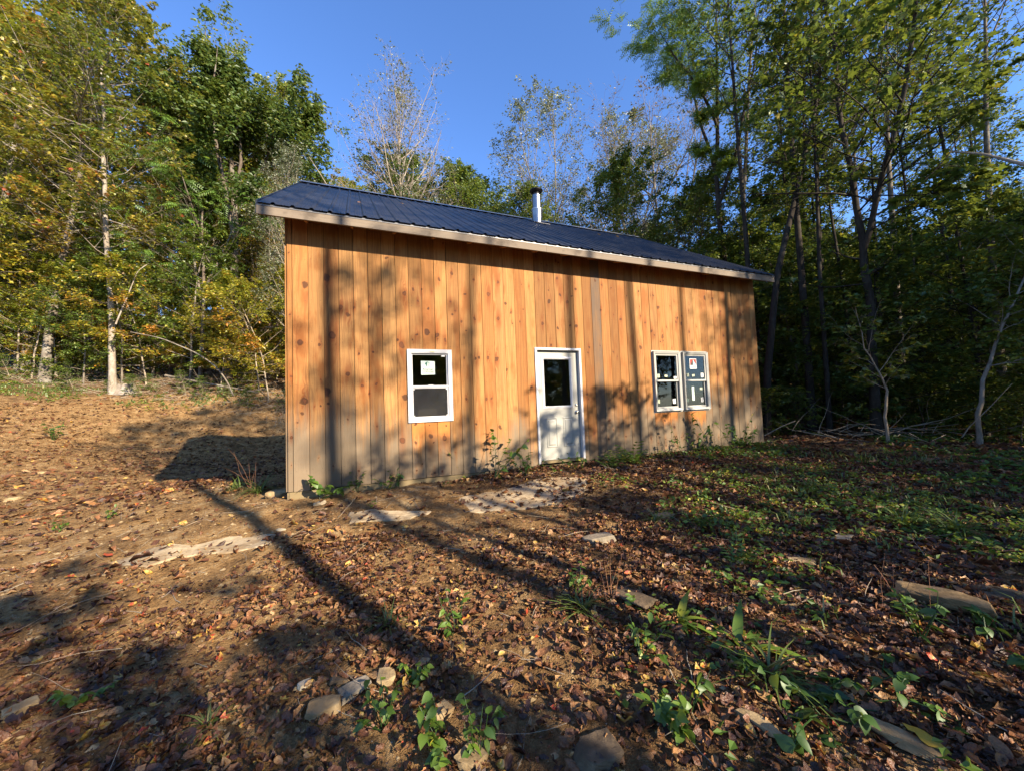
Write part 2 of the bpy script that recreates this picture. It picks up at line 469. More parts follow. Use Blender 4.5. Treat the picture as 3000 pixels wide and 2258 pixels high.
def roof_metal():
    t = NT('charcoal_metal_roofing'); tc = t.n('TexCoord').outputs['Object']; x, y, z = t.sep(tc)
    f = t.noise(t.comb(t.math('MULTIPLY', x, 9.), t.math('MULTIPLY', y, 1.2), 0.), 1., 4, .6)
    g2 = t.noise(tc, 1.7, 3); c = t.mix(f, (.008, .009, .013), (.016, .018, .024)); c = t.mix(t.mapr(g2, .5, .75, 0, .5), c, (.030, .032, .038))
    t.princ(c, t.mapr(f, .2, .8, .36, .50), .0, t.bump(g2, .08, .02), .45)
    return t.m
M_ROOF = roof_metal()
M_GALV = simple('galvanised_steel', (.50, .50, .48), .35, .9, .5, 8, .1)
M_STEEL = simple('stainless_pipe', (.30, .30, .31), .36, 1., .5, 5, .06)
M_BLACKM = simple('sooty_black_metal', (.02, .019, .018), .5, .6)
M_WHITE = simple('white_vinyl', (.44, .44, .44), .45, 0, .4, 6, .04)
M_CREAM = simple('off_white_steel_door', (.30, .295, .255), .5, 0, .4, 3, .16)
M_VGREY = simple('aged_white_vinyl', (.30, .295, .265), .5, 0, .4, 6, .14)
M_NICKEL = simple('satin_nickel', (.55, .52, .47), .25, 1.)
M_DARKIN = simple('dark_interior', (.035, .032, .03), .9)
M_BLUE = simple('blue_foam_board', (.12, .22, .42), .7, 0, .3, 2, .2)
M_PAPER = simple('pale_green_paper', (.50, .60, .50), .8)
M_PAPERW = simple('white_paper', (.66, .66, .62), .8)
M_INK = simple('green_ink', (.02, .12, .08), .8)
M_INKD = simple('dark_ink', (.03, .035, .03), .8)
M_RED = simple('red_ink', (.30, .03, .02), .8)
M_CARD = simple('cardboard', (.34, .27, .17), .9, 0, .2, 5, .1)
def glass_mat(name, tint, screen=0.):
    t = NT(name)
    fr = t.n('Fresnel'); fr.inputs[0].default_value = 1.52
    tr = t.n('BsdfTransparent'); tr.inputs[0].default_value = (*tint, 1)
    gl = t.n('BsdfGlossy'); gl.inputs['Roughness'].default_value = .015
    mx = t.n('MixShader'); t.set(mx.inputs[0], t.math('MULTIPLY', fr.outputs[0], 1.1, None, True)); t.t.links.new(tr.outputs[0], mx.inputs[1]); t.t.links.new(gl.outputs[0], mx.inputs[2])
    last = mx.outputs[0]
    if screen:
        df = t.n('BsdfDiffuse'); df.inputs[0].default_value = (.10, .10, .105, 1)
        m2 = t.n('MixShader'); m2.inputs[0].default_value = screen
        t.t.links.new(last, m2.inputs[1]); t.t.links.new(df.outputs[0], m2.inputs[2]); last = m2.outputs[0]
    t.t.links.new(last, t.out.inputs[0]); return t.m
M_GLASS = glass_mat('window_glass', (.85, .88, .88))
M_SCREEN = glass_mat('insect_screen', (.6, .6, .6), .16)

# ------------------------------------------------------------------ cabin
L, DEP = 9.856, 8.11
EAVE_Y, EAVE_H = -.4132, 3.9067
RY, RH = 4.0564, 6.7113
UL, UR = -.274, 10.015
SL = (RH - EAVE_H) / (RY - EAVE_Y)
cabin = empty('cabin', (CORNER[0], CORNER[1], BASE_Z), TH)
tag(cabin, 'pine board cabin with dark metal roof, white door and a stovepipe', 'cabin')
KNOTS = [(0.52,3.09,0.043),(0.23,2.95,0.043),(0.8,2.54,0.028),(0.71,2.65,0.025),(0.89,2.66,0.016),(1.11,2.68,0.019),(0.98,2.63,0.013),(1.18,2.64,0.013),(1.64,2.93,0.033),(1.77,3.01,0.017),(1.91,3.03,0.02),(0.59,2.23,0.046),(0.16,2.1,0.045),(0.41,2.08,0.018),(1.58,2.1,0.039),(1.52,2.18,0.016),(1.81,2.27,0.017),(1.76,2.19,0.013),(1.98,2.32,0.04),(2.13,2.28,0.031),(2.27,2.21,0.02),(0.79,1.64,0.031),(0.95,1.95,0.016),(1.15,1.97,0.016),(0.51,1.39,0.048),(0.53,1.22,0.021),(0.43,1.18,0.015),(0.99,1.47,0.016),(1.19,1.49,0.016),(1.09,1.35,0.016),(0.21,1.26,0.047),(0.18,1.08,0.02),(0.78,0.97,0.015),(0.99,0.84,0.015),(1.18,0.85,0.016),(1.6,1.27,0.035),(2.0,0.64,0.033),(2.22,0.6,0.03),(1.56,0.6,0.038),(1.11,0.22,0.015),(0.92,0.2,0.018),(2.42,3.32,0.021),(2.8,3.26,0.018),(2.63,3.0,0.018),(3.06,3.02,0.033),(3.23,3.26,0.022),(2.79,2.59,0.018),(2.4,2.63,0.017),(2.63,2.38,0.014),(2.55,2.53,0.017),(2.58,1.9,0.017),(2.79,1.9,0.021),(2.85,1.92,0.018),(3.02,1.92,0.021),(3.18,1.91,0.021),(2.61,1.23,0.017),(2.95,1.22,0.017),(3.05,1.22,0.018),(2.75,0.79,0.017),(2.99,0.55,0.021),(3.22,2.6,0.026),(3.46,2.73,0.013),(4.23,2.99,0.028),(4.63,3.01,0.028),(4.82,3.27,0.022),(4.39,2.5,0.021),(4.66,2.55,0.018),(4.8,2.55,0.029),(4.08,2.56,0.021),(3.16,1.9,0.032),(3.34,1.71,0.016),(3.05,1.2,0.013),(3.18,0.73,0.022),(3.32,1.11,0.013),(5.08,2.14,0.018),(5.38,2.9,0.018),(5.46,0.73,0.025),(6.84,3.03,0.032),(7.46,2.72,0.02),(6.34,3.34,0.02),(9.33,3.03,0.04),(8.8,1.97,0.03),(9.01,1.99,0.022),(9.35,1.97,0.026),(9.6,1.98,0.027),(8.47,1.61,0.025),(8.47,0.9,0.029),(8.89,1.03,0.021),(9.5,0.99,0.022),(6.63,2.52,0.023),(6.31,2.17,0.031),(6.92,2.42,0.032),(4.97,1.25,0.025),(5.79,1.23,0.026),(5.92,1.19,0.018),(8.22,3.34,0.034),(8.45,3.34,0.03)]
OPEN = [(1.665, 2.357, .89, 2.023), (3.91, 4.855, -.2, 2.10), (6.592, 8.14, .84, 2.104)]
rg = random.Random(11)
def board_props(o, u0, u1, z0, z1, knots=None, front=True, grey=0., fresh=0., old=0.):
    o['seed'] = rg.uniform(0, 90); o['val'] = rg.choice([.72, .82, .9, .95, 1., 1., 1.06, 1.1]); o['tone'] = rg.random(); o['base'] = z0; o['fresh'] = fresh; o['old'] = old
    o['grey'] = grey + rg.uniform(-.30, .30)
    ks = []
    if knots:
        for (u, h, r) in knots:
            if u0 - .01 <= u < u1 + .01 and z0 - .03 < h < z1 + .03: ks.append((u - u0, h - z0, r * .95))
    ks.sort(key=lambda k: -k[2]); ks = ks[:5]
    n = rg.randint(3, 5) if not ks else 5
    while len(ks) < n:
        ks.append((rg.uniform(.03, max(.05, u1 - u0 - .03)), rg.uniform(0, max(.3, z1 - z0)), rg.choice([.007, .009, .011, .014, .02])))
    for i in range(5): o['knot%d' % i] = [float(c) for c in ks[i]] if i < len(ks) else [0., 0., 0.]
def wall_top(y): return 0
edges = [0.0, .070] + [.070 + .2042 * k for k in range(1, 48)]
edges = [e for e in edges if e < L - .05] + [L]
TOPH = EAVE_H + (0 - EAVE_Y) * SL - .09          # boards stop under the rafters
def front_board(u0, u1, z0, z1, k, extra=None, notch=None):
    g = rg.choice([.0025, .003, .004, .005])
    yf = -rg.uniform(0, .0035)
    mb = MB()
    a, b = .0 + g, u1 - u0 - g
    if notch:
        na, nb, nz0, nz1 = notch              # opening in board-local coordinates
        if na <= 0.001: a2, b2 = nb + .001, b
        else: a2, b2 = a, na - .001
        if nz0 > 0: mb.box(a, b, yf, .024, 0, nz0)
        mb.box(a2, b2, yf, .024, max(nz0, 0), nz1); mb.box(a, b, yf, .024, nz1, z1 - z0)
    else:
        mb.box(a, b, yf, .024, 0, z1 - z0)
    o = mb.build('board', M_WOOD, cabin, (u0, 0, z0))
    uc = (u0 + u1) / 2
    grey = .20 if uc < 1.7 else (-.30 if uc < 5.2 else (-.05 if uc < 6.2 else .32))
    fresh = 0.
    if z1 < 1.0 and 1.6 < uc < 2.4: fresh = .88
    if z1 < 1.0 and 6.5 < uc < 8.2 and abs(uc - 7.36) > .08: fresh = .83
    old = 1. if 5.14 < u0 < 5.3 else 0.
    board_props(o, u0, u1, z0, z1, KNOTS, True, grey, fresh, old)
    return o
for k in range(len(edges) - 1):
    u0, u1 = edges[k], edges[k + 1]
    zb = rg.uniform(-.006, .004)
    op = next((q for q in OPEN if q[0] < u1 - .004 and q[1] > u0 + .004), None)
    if op is None:
        front_board(u0, u1, zb, TOPH, k); continue
    full = op[0] <= u0 + .03 and op[1] >= u1 - .03
    if full:
        if op[2] > 0: front_board(u0, u1, zb, op[2], k)
        front_board(u0, u1, op[3], TOPH, k)
    else:
        na, nb = max(op[0], u0) - u0, min(op[1], u1) - u0
        if nb >= u1 - u0 - .001: nb = u1 - u0
        front_board(u0, u1, zb, TOPH, k, notch=(na if na > .001 else 0., nb, op[2] - zb, op[3] - zb))
# gable and back boards
GB = [k * .2042 for k in range(40)]
def gable(side):
    x0, x1 = (-.002, -.026) if side < 0 else (L + .002, L + .026)
    xa, xb = min(x0, x1), max(x0, x1)
    for k, y0 in enumerate(GB):
        y1 = min(y0 + .2042, DEP)
        top = lambda y: (EAVE_H + (min(y, 2 * RY - y) - EAVE_Y) * SL) - .07
        ya, yb = y0 + .002 + (.026 if k == 0 else 0), y1 - .002
        mb = MB()
        mb.hexa([(0, 0, 0), (xb - xa, 0, 0), (0, yb - ya, 0), (xb - xa, yb - ya, 0), (0, 0, top(ya)), (xb - xa, 0, top(ya)), (0, yb - ya, top(yb)), (xb - xa, yb - ya, top(yb))])
        o = mb.build('board', M_WOOD, cabin, (xa, ya, 0))
        board_props(o, y0, y1, 0, 6, None, False, .1)
gable(-1); gable(1)
MB().box(0, L, DEP, DEP + .024, 0, TOPH).build('back_wall', M_RAFTER, cabin)
MB().box(.01, L - .01, .03, DEP - .02, -.14, -.02).build('foundation_floor', M_DARKIN, cabin)
MB().box(0.015, L - .015, .012, .05, -.13, -.012).build('skirt_board', M_SKIRT, cabin)
MB().box(-.012, .03, .03, DEP, -.16, -.012).build('skirt_board', M_SKIRT, cabin)
# inner lining, dimness put into its near-black colour, so the openings look dark
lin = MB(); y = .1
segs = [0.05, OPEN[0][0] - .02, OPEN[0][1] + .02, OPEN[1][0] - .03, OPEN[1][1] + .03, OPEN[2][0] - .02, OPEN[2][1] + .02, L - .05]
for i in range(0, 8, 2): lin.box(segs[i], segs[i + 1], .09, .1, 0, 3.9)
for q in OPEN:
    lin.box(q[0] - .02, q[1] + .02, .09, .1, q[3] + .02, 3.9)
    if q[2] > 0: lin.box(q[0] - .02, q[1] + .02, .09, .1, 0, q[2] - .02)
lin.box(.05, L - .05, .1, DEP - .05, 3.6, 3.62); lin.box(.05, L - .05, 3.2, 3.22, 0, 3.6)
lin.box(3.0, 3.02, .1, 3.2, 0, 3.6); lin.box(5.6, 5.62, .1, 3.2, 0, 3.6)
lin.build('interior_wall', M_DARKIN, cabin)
bl = MB()
for i in range(5): bl.box(6.2, 8.9, .95, 1.0 - .004 * (i % 2), .35 + i * .42, .35 + i * .42 + .36)
bl.build('insulation_panel', M_BLUE, cabin)
sh = MB()
for hh in (1.08, 1.33, 1.63, 1.9): sh.box(6.2, 8.9, .80, .94, hh, hh + .022)
sh.build('shelf', simple('pale_blue_shelf', (.18, .26, .36), .6), cabin)

# --- roof
slope_len = math.hypot(RY - EAVE_Y, RH - EAVE_H)
nrm = np.array([0, -(RH - EAVE_H), RY - EAVE_Y]) / slope_len
dirs = np.array([0, RY - EAVE_Y, RH - EAVE_H]) / slope_len
def roof_panel(u0, u1, back=False):
    """ribbed sheet; ribs every 0.2286 m, first at rib phase"""
    prof = []
    k0 = math.floor((u0 + .0878) / .2286) - 1
    pts = {u0: 0.0, u1: 0.0}
    for k in range(k0, k0 + 8):
        c = -.0878 + k * .2286
        for dx, h in ((-.032, 0), (-.013, .020), (.013, .020), (.032, 0), (.088, 0), (.094, .003), (.102, .003), (.108, 0), (.126, 0), (.132, .003), (.140, .003), (.146, 0)):
            x = c + dx
            if u0 + .003 < x < u1 - .003: pts[x] = h
    xs = sorted(pts)
    V, Q = [], []
    nseg = 3
    for s in range(nseg + 1):
        t = s / nseg * slope_len - .03 * (s == 0)
        for x in xs:
            sag = .003 * math.sin(x * 3 + s)
            P = np.array([0, EAVE_Y, EAVE_H - .012]) + dirs * t + nrm * (pts[x] + (sag if 0 < s < nseg else 0))
            if back: P[1] = 2 * RY - P[1]
            V.append((x, P[1], P[2]))
    n = len(xs)
    for s in range(nseg):
        for i in range(n - 1):
            a = s * n + i
            Q.append((a, a + 1, a + 1 + n, a + n) if not back else (a, a + n, a + 1 + n, a + 1))
    return link('roof_panel', mesh_from('roof_panel', V, Q, None, M_ROOF), cabin)
u = UL
w = .9144
cuts = [UL, UL + .45]
while cuts[-1] + w < UR: cuts.append(cuts[-1] + w)
cuts.append(UR)
for a, b in zip(cuts[:-1], cuts[1:]):
    roof_panel(a, b); roof_panel(a, b, True)
# deck below the metal
def slab(name, y0, y1, off0, off1, x0, x1, mat):
    p = []
    for off in (off0, off1):
        for yy in (y0, y1):
            for xx in (x0, x1):
                p.append((xx, yy, EAVE_H + (yy - EAVE_Y) * SL + off))
    return MB().hexa(p).build(name, mat, cabin)
slab('roof_deck', EAVE_Y + .04, RY, -.052, -.028, UL + .02, UR - .02, M_RAFTER)
p = []
for off in (-.052, -.028):
    for yy in (RY + .001, 2 * RY - EAVE_Y - .04):
        for xx in (UL + .02, UR - .02): p.append((xx, yy, EAVE_H + (2 * RY - yy - EAVE_Y) * SL + off))
MB().hexa(p).build('roof_deck', M_RAFTER, cabin)
# ridge cap
mb = MB(); V = []
for xx in (UL - .01, UR + .01):
    for dy, dz in ((-.13, -.085 + .04), (-.03, .005 + .028), (0, .045), (.03, .033), (.13, -.045)): V.append((xx, RY + dy, RH + dz))
me = mesh_from('ridge_cap', V, [(i, i + 5, i + 6, i + 1) for i in range(4)], None, M_GALV)
link('ridge_cap', me, cabin)
# rake trims
for xx, s in ((UL, -1), (UR, 1)):
    for back in (False, True):
        pp = []
        for off in (-.16, .012):
            for yy in (EAVE_Y + .02, RY - .0015):
                for ex in (0, .022):
                    y2 = 2 * RY - yy if back else yy
                    pp.append((xx + (ex if s > 0 else -ex), y2, EAVE_H + (yy - EAVE_Y) * SL + off - .012))
        MB().hexa(pp).build('rake_board', M_FASCIA if False else M_ROOF, cabin)
# fascia in three lengths
for a, b in ((UL - .01, 4.02), (4.023, 7.31), (7.313, UR + .01)):
    MB().box(0, b - a, 0, .036, 0, .142).build('fascia_board', M_FASCIA, cabin, (a, EAVE_Y + .010, 3.738))
MB().box(UL - .005, UR + .005, EAVE_Y + .004, EAVE_Y + .0095, EAVE_H - .055, EAVE_H - .022).build('drip_edge', simple('drip_edge_metal', (.10, .10, .105), .45, .3), cabin)
uu = .25
while uu < L:
    p = []
    for xx in (0,):
        for zz in (0, 1):
            for yy in (EAVE_Y + .05, 0.0):
                for x2 in (uu, uu + .038):
                    top = EAVE_H + (yy - EAVE_Y) * SL - .055
                    p.append((x2, yy, top - (.0 if zz else (.125 if yy < -.1 else .24))))
    MB().hexa(p).build('rafter_tail', M_RAFTER, cabin)
    uu += .61
MB().box(UL + .05, UR - .05, EAVE_Y + .046, EAVE_Y + .058, 3.76, 3.80).build('soffit_strip', M_RAFTER, cabin)

# --- stovepipe
cu, cv = 5.932, 3.633
ch0 = EAVE_H + (cv - EAVE_Y) * SL
pipe = MB().lathe([(.150, ch0 - .30), (.150, ch0 + .18), (.165, ch0 + .34), (.165, ch0 + .365), (.128, ch0 + .37), (.128, ch0 + .80), (.0, ch0 + .80)], 28, (cu, cv)).build('stovepipe', M_STEEL, cabin, smooth=False)
MB().lathe([(.13, ch0 + .345), (.172, ch0 + .34), (.172, ch0 + .372), (.13, ch0 + .38)], 28, (cu, cv)).build('storm_collar', M_GALV, pipe)
MB().lathe([(.110, ch0 + .80), (.110, ch0 + .87), (.14, ch0 + .88), (.19, ch0 + .93), (.195, ch0 + .955), (.14, ch0 + .99), (.0, ch0 + .995)], 28, (cu, cv)).build('chimney_cap', M_BLACKM, pipe)
fl = []
for off in (.022, .030):
    for yy in (cv - .28, cv + .30):
        for xx in (cu - .27, cu + .27): fl.append((xx, yy, EAVE_H + (yy - EAVE_Y) * SL + off))
MB().hexa(fl).build('pipe_flashing', M_ROOF, cabin)

# --- single hung window left
def text_obj(txt, size, loc, parent, mat, name='lettering', bold=0.):
    cu_ = bpy.data.curves.new(name, 'FONT'); cu_.body = txt; cu_.size = size; cu_.align_x = 'CENTER'; cu_.offset = bold
    tmp = bpy.data.objects.new('text_source', cu_); COL.objects.link(tmp)
    bpy.context.view_layer.update()
    me = bpy.data.meshes.new_from_object(tmp.evaluated_get(bpy.context.evaluated_depsgraph_get()))
    bpy.data.objects.remove(tmp); me.materials.clear(); me.materials.append(mat)
    o = bpy.data.objects.new(name, me); COL.objects.link(o); o.parent = parent
    o.location = loc; o.rotation_euler = (R(90), 0, 0)
    return o
x0, x1, z0, z1 = 1.6534, 2.3688, .8778, 2.0354
W1 = MB().bevel_frame(x0, x1, z0, z1, .062, -.030, .05, -.020).build('single_hung_window', M_WHITE, cabin)
zm = 1.448
mb = MB(); mb.bevel_frame(x0 + .0625, x1 - .0625, zm - .012, z1 - .0625, .022, .004, .045, .010); mb.build('upper_sash', M_WHITE, W1)
mb = MB(); mb.bevel_frame(x0 + .0625, x1 - .0625, z0 + .0625, zm - .013, .024, -.008, .035, -.004); mb.box(x0 + .063, x1 - .063, -.016, -.0085, zm - .018, zm + .006); mb.build('lower_sash', M_WHITE, W1)
MB().box(x0 + .08, x1 - .08, .022, .026, zm + .008, z1 - .082).build('pane', M_GLASS, W1)
MB().box(x0 + .08, x1 - .08, .018, .022, z0 + .084, zm - .035).build('pane', M_GLASS, W1)
MB().box(x0 + .08, x1 - .08, .000, .001, z0 + .084, zm - .035).build('insect_screen', M_SCREEN, W1)
MB().box(1.98, 2.06, -.004, .010, zm + .0065, zm + .020).build('sash_lock', M_WHITE, W1)
MB().box(2.02, 2.08, -.036, -.0305, z1 - .045, z1 - .028).build('warning_label', simple('tan_label', (.5, .42, .25), .7), W1)
MB().box(2.205, 2.262, .018, .0215, 1.925, 1.958).build('sticker', M_PAPERW, W1)
for (lx, lz) in ((x0 + .087, zm - .06), (x1 - .107, zm - .06), (x0 + .087, z0 + .088), (x1 - .107, z0 + .088)):
    MB().box(lx, lx + .02, -.0025, -.0005, lz, lz + .02).build('screen_clip', M_GALV, W1)
st = MB(); V = [(1.874, .0195, 1.629), (2.095, .0195, 1.632), (2.095, .0195, 1.846), (2.03, .0195, 1.852), (1.874, .0195, 1.854)]
st.v = V + [(a, .0215, c) for a, b, c in V]
st.t = [(0, 1, 2), (0, 2, 3), (0, 3, 4), (5, 7, 6), (5, 8, 7), (5, 9, 8)]
st.build('sticker', M_PAPER, W1)
# roof-and-steps mark
lg = MB()
def poly(mb, pts, y=.0185):
    b = len(mb.v); mb.v += [(a, y, c) for a, c in pts]
    for i in range(1, len(pts) - 1): mb.t.append((b, b + i, b + i + 1))
poly(lg, [(1.935, 1.815), (1.978, 1.845), (1.968, 1.800), (1.970, 1.750)])
poly(lg, [(1.978, 1.845), (2.027, 1.808), (2.020, 1.806), (1.978, 1.835)])
for hh in (1.803, 1.790, 1.777, 1.765): poly(lg, [(1.985, hh), (2.008, hh), (2.008, hh + .004), (1.985, hh + .004)])
lg.build('house_mark', M_INK, W1)
text_obj('American', .043, (1.984, .0185, 1.706), W1, M_INKD, bold=.0006)
text_obj('Craftsman', .043, (1.984, .0185, 1.672), W1, M_INKD, bold=.0006)
text_obj('by ANDERSEN', .016, (2.02, .0185, 1.650), W1, M_INKD)

# --- double window (two units)
def hung(x0, x1, z0, z1):
    Wn = MB().bevel_frame(x0, x1, z0, z1, .030, -.012, .05)
    Wn.bevel_frame(x0 + .022, x1 - .022, z0 + .030, z1 - .022, .05, -.062, -.0125, -.045)
    Wn = Wn.build('double_hung_window', M_VGREY, cabin)
    xi0, xi1, zi0, zi1 = x0 + .073, x1 - .073, z0 + .082, z1 - .073
    zm = (zi0 + zi1) / 2 + .01
    MB().bevel_frame(xi0, xi1, zm - .018, zi1, .034, -.030, .0, -.026).build('upper_sash', M_VGREY, Wn)
    MB().bevel_frame(xi0, xi1, zi0, zm + .016, .036, .002, .03, .006).build('lower_sash', M_VGREY, Wn)
    MB().box(xi0 + .03, xi1 - .03, -.014, -.010, zm + .012, zi1 - .03).build('pane', M_GLASS, Wn)
    MB().box(xi0 + .03, xi1 - .03, .016, .020, zi0 + .03, zm - .018).build('pane', M_GLASS, Wn)
    return Wn, xi0 + .034, xi1 - .034, zi0 + .036, zi1 - .034, zm
def note(W, cx, cz, w_, h_, y, ang, mat, lines=0):
    mb = MB(); ca, sa = math.cos(ang), math.sin(ang)
    f = lambda a, b: (cx + a * ca - b * sa, cz + a * sa + b * ca)
    poly(mb, [f(-w_ / 2, -h_ / 2), f(w_ / 2, -h_ / 2), f(w_ / 2, h_ / 2), f(-w_ / 2, h_ / 2)], y)
    o = mb.build('sticker', mat, W)
    if lines:
        mb = MB()
        for i in range(lines):
            zz = h_ * (.38 - .76 * i / max(1, lines - 1))
            poly(mb, [f(-w_ * .38, zz - .002), f(w_ * .34, zz - .002), f(w_ * .34, zz + .002), f(-w_ * .38, zz + .002)], y - .0012)
        mb.build('fine_print', M_INKD, W)
    return o
M_TANP = simple('yellowish_paper', (.42, .45, .30), .8)
Wa, a0, a1, b0, b1, zm = hung(6.5792, 7.349, .8268, 2.1166)
yy = -.0185
note(Wa, a0 + .05, 1.585, .062, .075, yy, 0.03, M_TANP, 3); note(Wa, a0 + .25, 1.582, .075, .05, yy, -.12, M_TANP, 2); note(Wa, a1 - .055, 1.545, .075, .055, yy, .03, M_PAPERW, 2)
yy = .0135
note(Wa, a0 + .045, 1.055, .062, .078, yy, .02, M_TANP, 3); note(Wa, a1 - .085, 1.05, .078, .10, yy, .05, M_PAPERW, 6)
Wb, a0, a1, b0, b1, zm = hung(7.383, 8.1529, .8268, 2.1166)
yy = -.0185
note(Wb, a0 + .06, 1.60, .062, .072, yy, 0.03, M_TANP, 3); note(Wb, a0 + .22, 1.59, .07, .05, yy, .2, M_TANP, 2); note(Wb, a1 - .075, 1.595, .078, .095, yy, .02, M_PAPERW, 6)
yy = .0135
note(Wb, a0 + .22, 1.20, .068, .30, yy, 0.0, M_PAPER, 0); note(Wb, a1 - .095, 1.30, .070, .052, yy, -.05, M_TANP, 2); note(Wb, a1 - .08, 1.06, .075, .10, yy, .06, M_PAPERW, 6); note(Wb, a0 + .05, 1.06, .05, .07, yy, 0, simple('green_note', (.12, .17, .13), .8), 0)
# maker's square label
sx0, sx1, sz0, sz1, yy = 7.622, 7.822, 1.735, 1.955, -.0185
mb = MB(); poly(mb, [(sx0, sz0), (sx1, sz0), (sx1, sz1), (sx0, sz1)], yy); mb.build('sticker', M_PAPERW, Wb)
mb = MB(); poly(mb, [(sx0 + .012, sz0 + .075), (sx1 - .012, sz0 + .075), (sx1 - .012, sz1 - .014), (sx0 + .012, sz1 - .014)], yy - .001); mb.build('emblem_ground', M_RED, Wb)
mb = MB(); mx_ = (sx0 + sx1) / 2
poly(mb, [(mx_, sz1 - .014), (mx_, sz0 + .075), (sx0 + .020, sz0 + .075)], yy - .002); mb.build('emblem_dark_half', M_INKD, Wb)
mb = MB(); poly(mb, [(mx_, sz1 - .014), (mx_, sz0 + .075), (sx1 - .014, sz0 + .075)], yy - .002); mb.build('emblem_light_half', M_PAPERW, Wb)
text_obj('ANDERSEN', .034, (mx_, yy - .0012, sz0 + .025), Wb, M_INKD, bold=.0008)

# --- door
x0, x1, z0, z1 = 3.8979, 4.8674, .0325, 2.1135
df = MB()
df.box(x0, x0 + .042, -.022, .135, z0, z1); df.box(x1 - .042, x1, -.022, .135, z0, z1); df.box(x0 + .0425, x1 - .0425, -.022, .135, z1 - .040, z1)
df.box(x0 + .0425, x0 + .055, .092, .13, z0, z1 - .0405); df.box(x1 - .055, x1 - .0425, .092, .13, z0, z1 - .0405)
DF = df.build('door_frame', M_WHITE, cabin)
MB().box(x0 + .0425, x1 - .0425, -.035, .10, z0 - .002, z0 + .036).build('threshold', M_SKIRT, DF)
door = MB()
sx0, sx1, sz0, sz1 = x0 + .046, x1 - .046, z0 + .042, z1 - .044
fy, by = .052, .090
gx0, gx1, gz0, gz1 = 4.085, 4.66, 1.035, 1.925
door.box(sx0, gx0, fy, by, sz0, sz1); door.box(gx1, sx1, fy, by, sz0, sz1); door.box(gx0, gx1, fy, by, sz0, gz0); door.box(gx0, gx1, fy, by, gz1, sz1)
DO = door.build('door', M_CREAM, cabin)
fr = MB(); fr.bevel_frame(gx0 - .035, gx1 + .035, gz0 - .035, gz1 + .035, .035, fy - .006, fy + .001, fy - .018); fr.bevel_frame(gx0, gx1, gz0, gz1, .016, fy - .018, fy + .02, fy - .002)
fr.build('glazing_frame', M_WHITE, DO)
MB().box(gx0 + .01, gx1 - .01, fy + .012, fy + .018, gz0 + .01, gz1 - .01).build('pane', M_GLASS, DO)
for (a, b, c, d) in ((4.105, 4.335, .295, .84), (4.455, 4.685, .295, .84)):
    pn = MB(); pn.bevel_frame(a, b, c, d, .014, fy - .001, fy + .004, fy - .009); pn.bevel_frame(a + .0145, b - .0145, c + .0145, d - .0145, .012, fy - .009, fy + .004, fy + .001)
    pn.bevel_frame(a + .036, b - .036, c + .036, d - .036, .022, fy - .0005, fy + .004, fy - .012); pn.box(a + .058, b - .058, fy - .012, fy + .003, c + .058, d - .058)
    pn.build('door_panel', M_CREAM, DO)
MB().lathe([(.0, fy - .058), (.020, fy - .058), (.029, fy - .046), (.029, fy - .034), (.014, fy - .022), (.012, fy - .010), (.033, fy - .008), (.033, fy)], 20, (sx1 - .062, .925), 'y').build('door_knob', M_NICKEL, DO, smooth=True)
MB().lathe([(.0, fy - .022), (.018, fy - .022), (.024, fy - .014), (.030, fy - .006), (.030, fy)], 20, (sx1 - .062, 1.055), 'y').build('deadbolt', M_NICKEL, DO, smooth=True)
for hh in (.3, 1.05, 1.8):
    pass
MB().box(1.5, 2.6, .105, .45, .70, .760).build('inner_shelf', M_DARKIN, cabin)
# box standing inside behind the left window
bxm = MB().box(0, .30, 0, .22, 0, .32)
cb = bxm.build('cardboard_box', M_CARD, None); cb.matrix_world = Matrix.Translation((CORNER[0], CORNER[1], BASE_Z)) @ Matrix.Rotation(TH, 4, 'Z') @ Matrix.Translation((1.83, .12, .762))
tag(cb, 'tan cardboard box on the sill inside the single window, behind its lower screen', 'box')
# ------------------------------------------------------------------ plants: materials
def leaf_material(name, stops, trans=.38, gloss=.06, objvar=.10, rough=.5):
    """stops colour a leaf by its own 'tint' (0..1); objvar shifts the whole tree a little"""
    t = NT(name)
    tint = t.attr('tint').outputs['Fac']
    oi = t.n('ObjectInfo').outputs['Random']
    f = t.math('ADD', tint, t.math('MULTIPLY', t.math('SUBTRACT', oi, .5), objvar), None, True)
    c = t.ramp(f, stops)
    df = t.n('BsdfDiffuse'); t.set(df.inputs[0], c)
    tl = t.n('BsdfTranslucent'); t.set(tl.inputs[0], t.mix(.35, c, (.30, .34, .05), 'MIX'))
    gl = t.n('BsdfGlossy'); gl.inputs['Roughness'].default_value = rough; gl.inputs[0].default_value = (.8, .85, .8, 1)
    m1 = t.n('MixShader'); m1.inputs[0].default_value = trans
    t.t.links.new(df.outputs[0], m1.inputs[1]); t.t.links.new(tl.outputs[0], m1.inputs[2])
    m2 = t.n('MixShader'); m2.inputs[0].default_value = gloss
    t.t.links.new(m1.outputs[0], m2.inputs[1]); t.t.links.new(gl.outputs[0], m2.inputs[2])
    t.t.links.new(m2.outputs[0], t.out.inputs[0]); return t.m
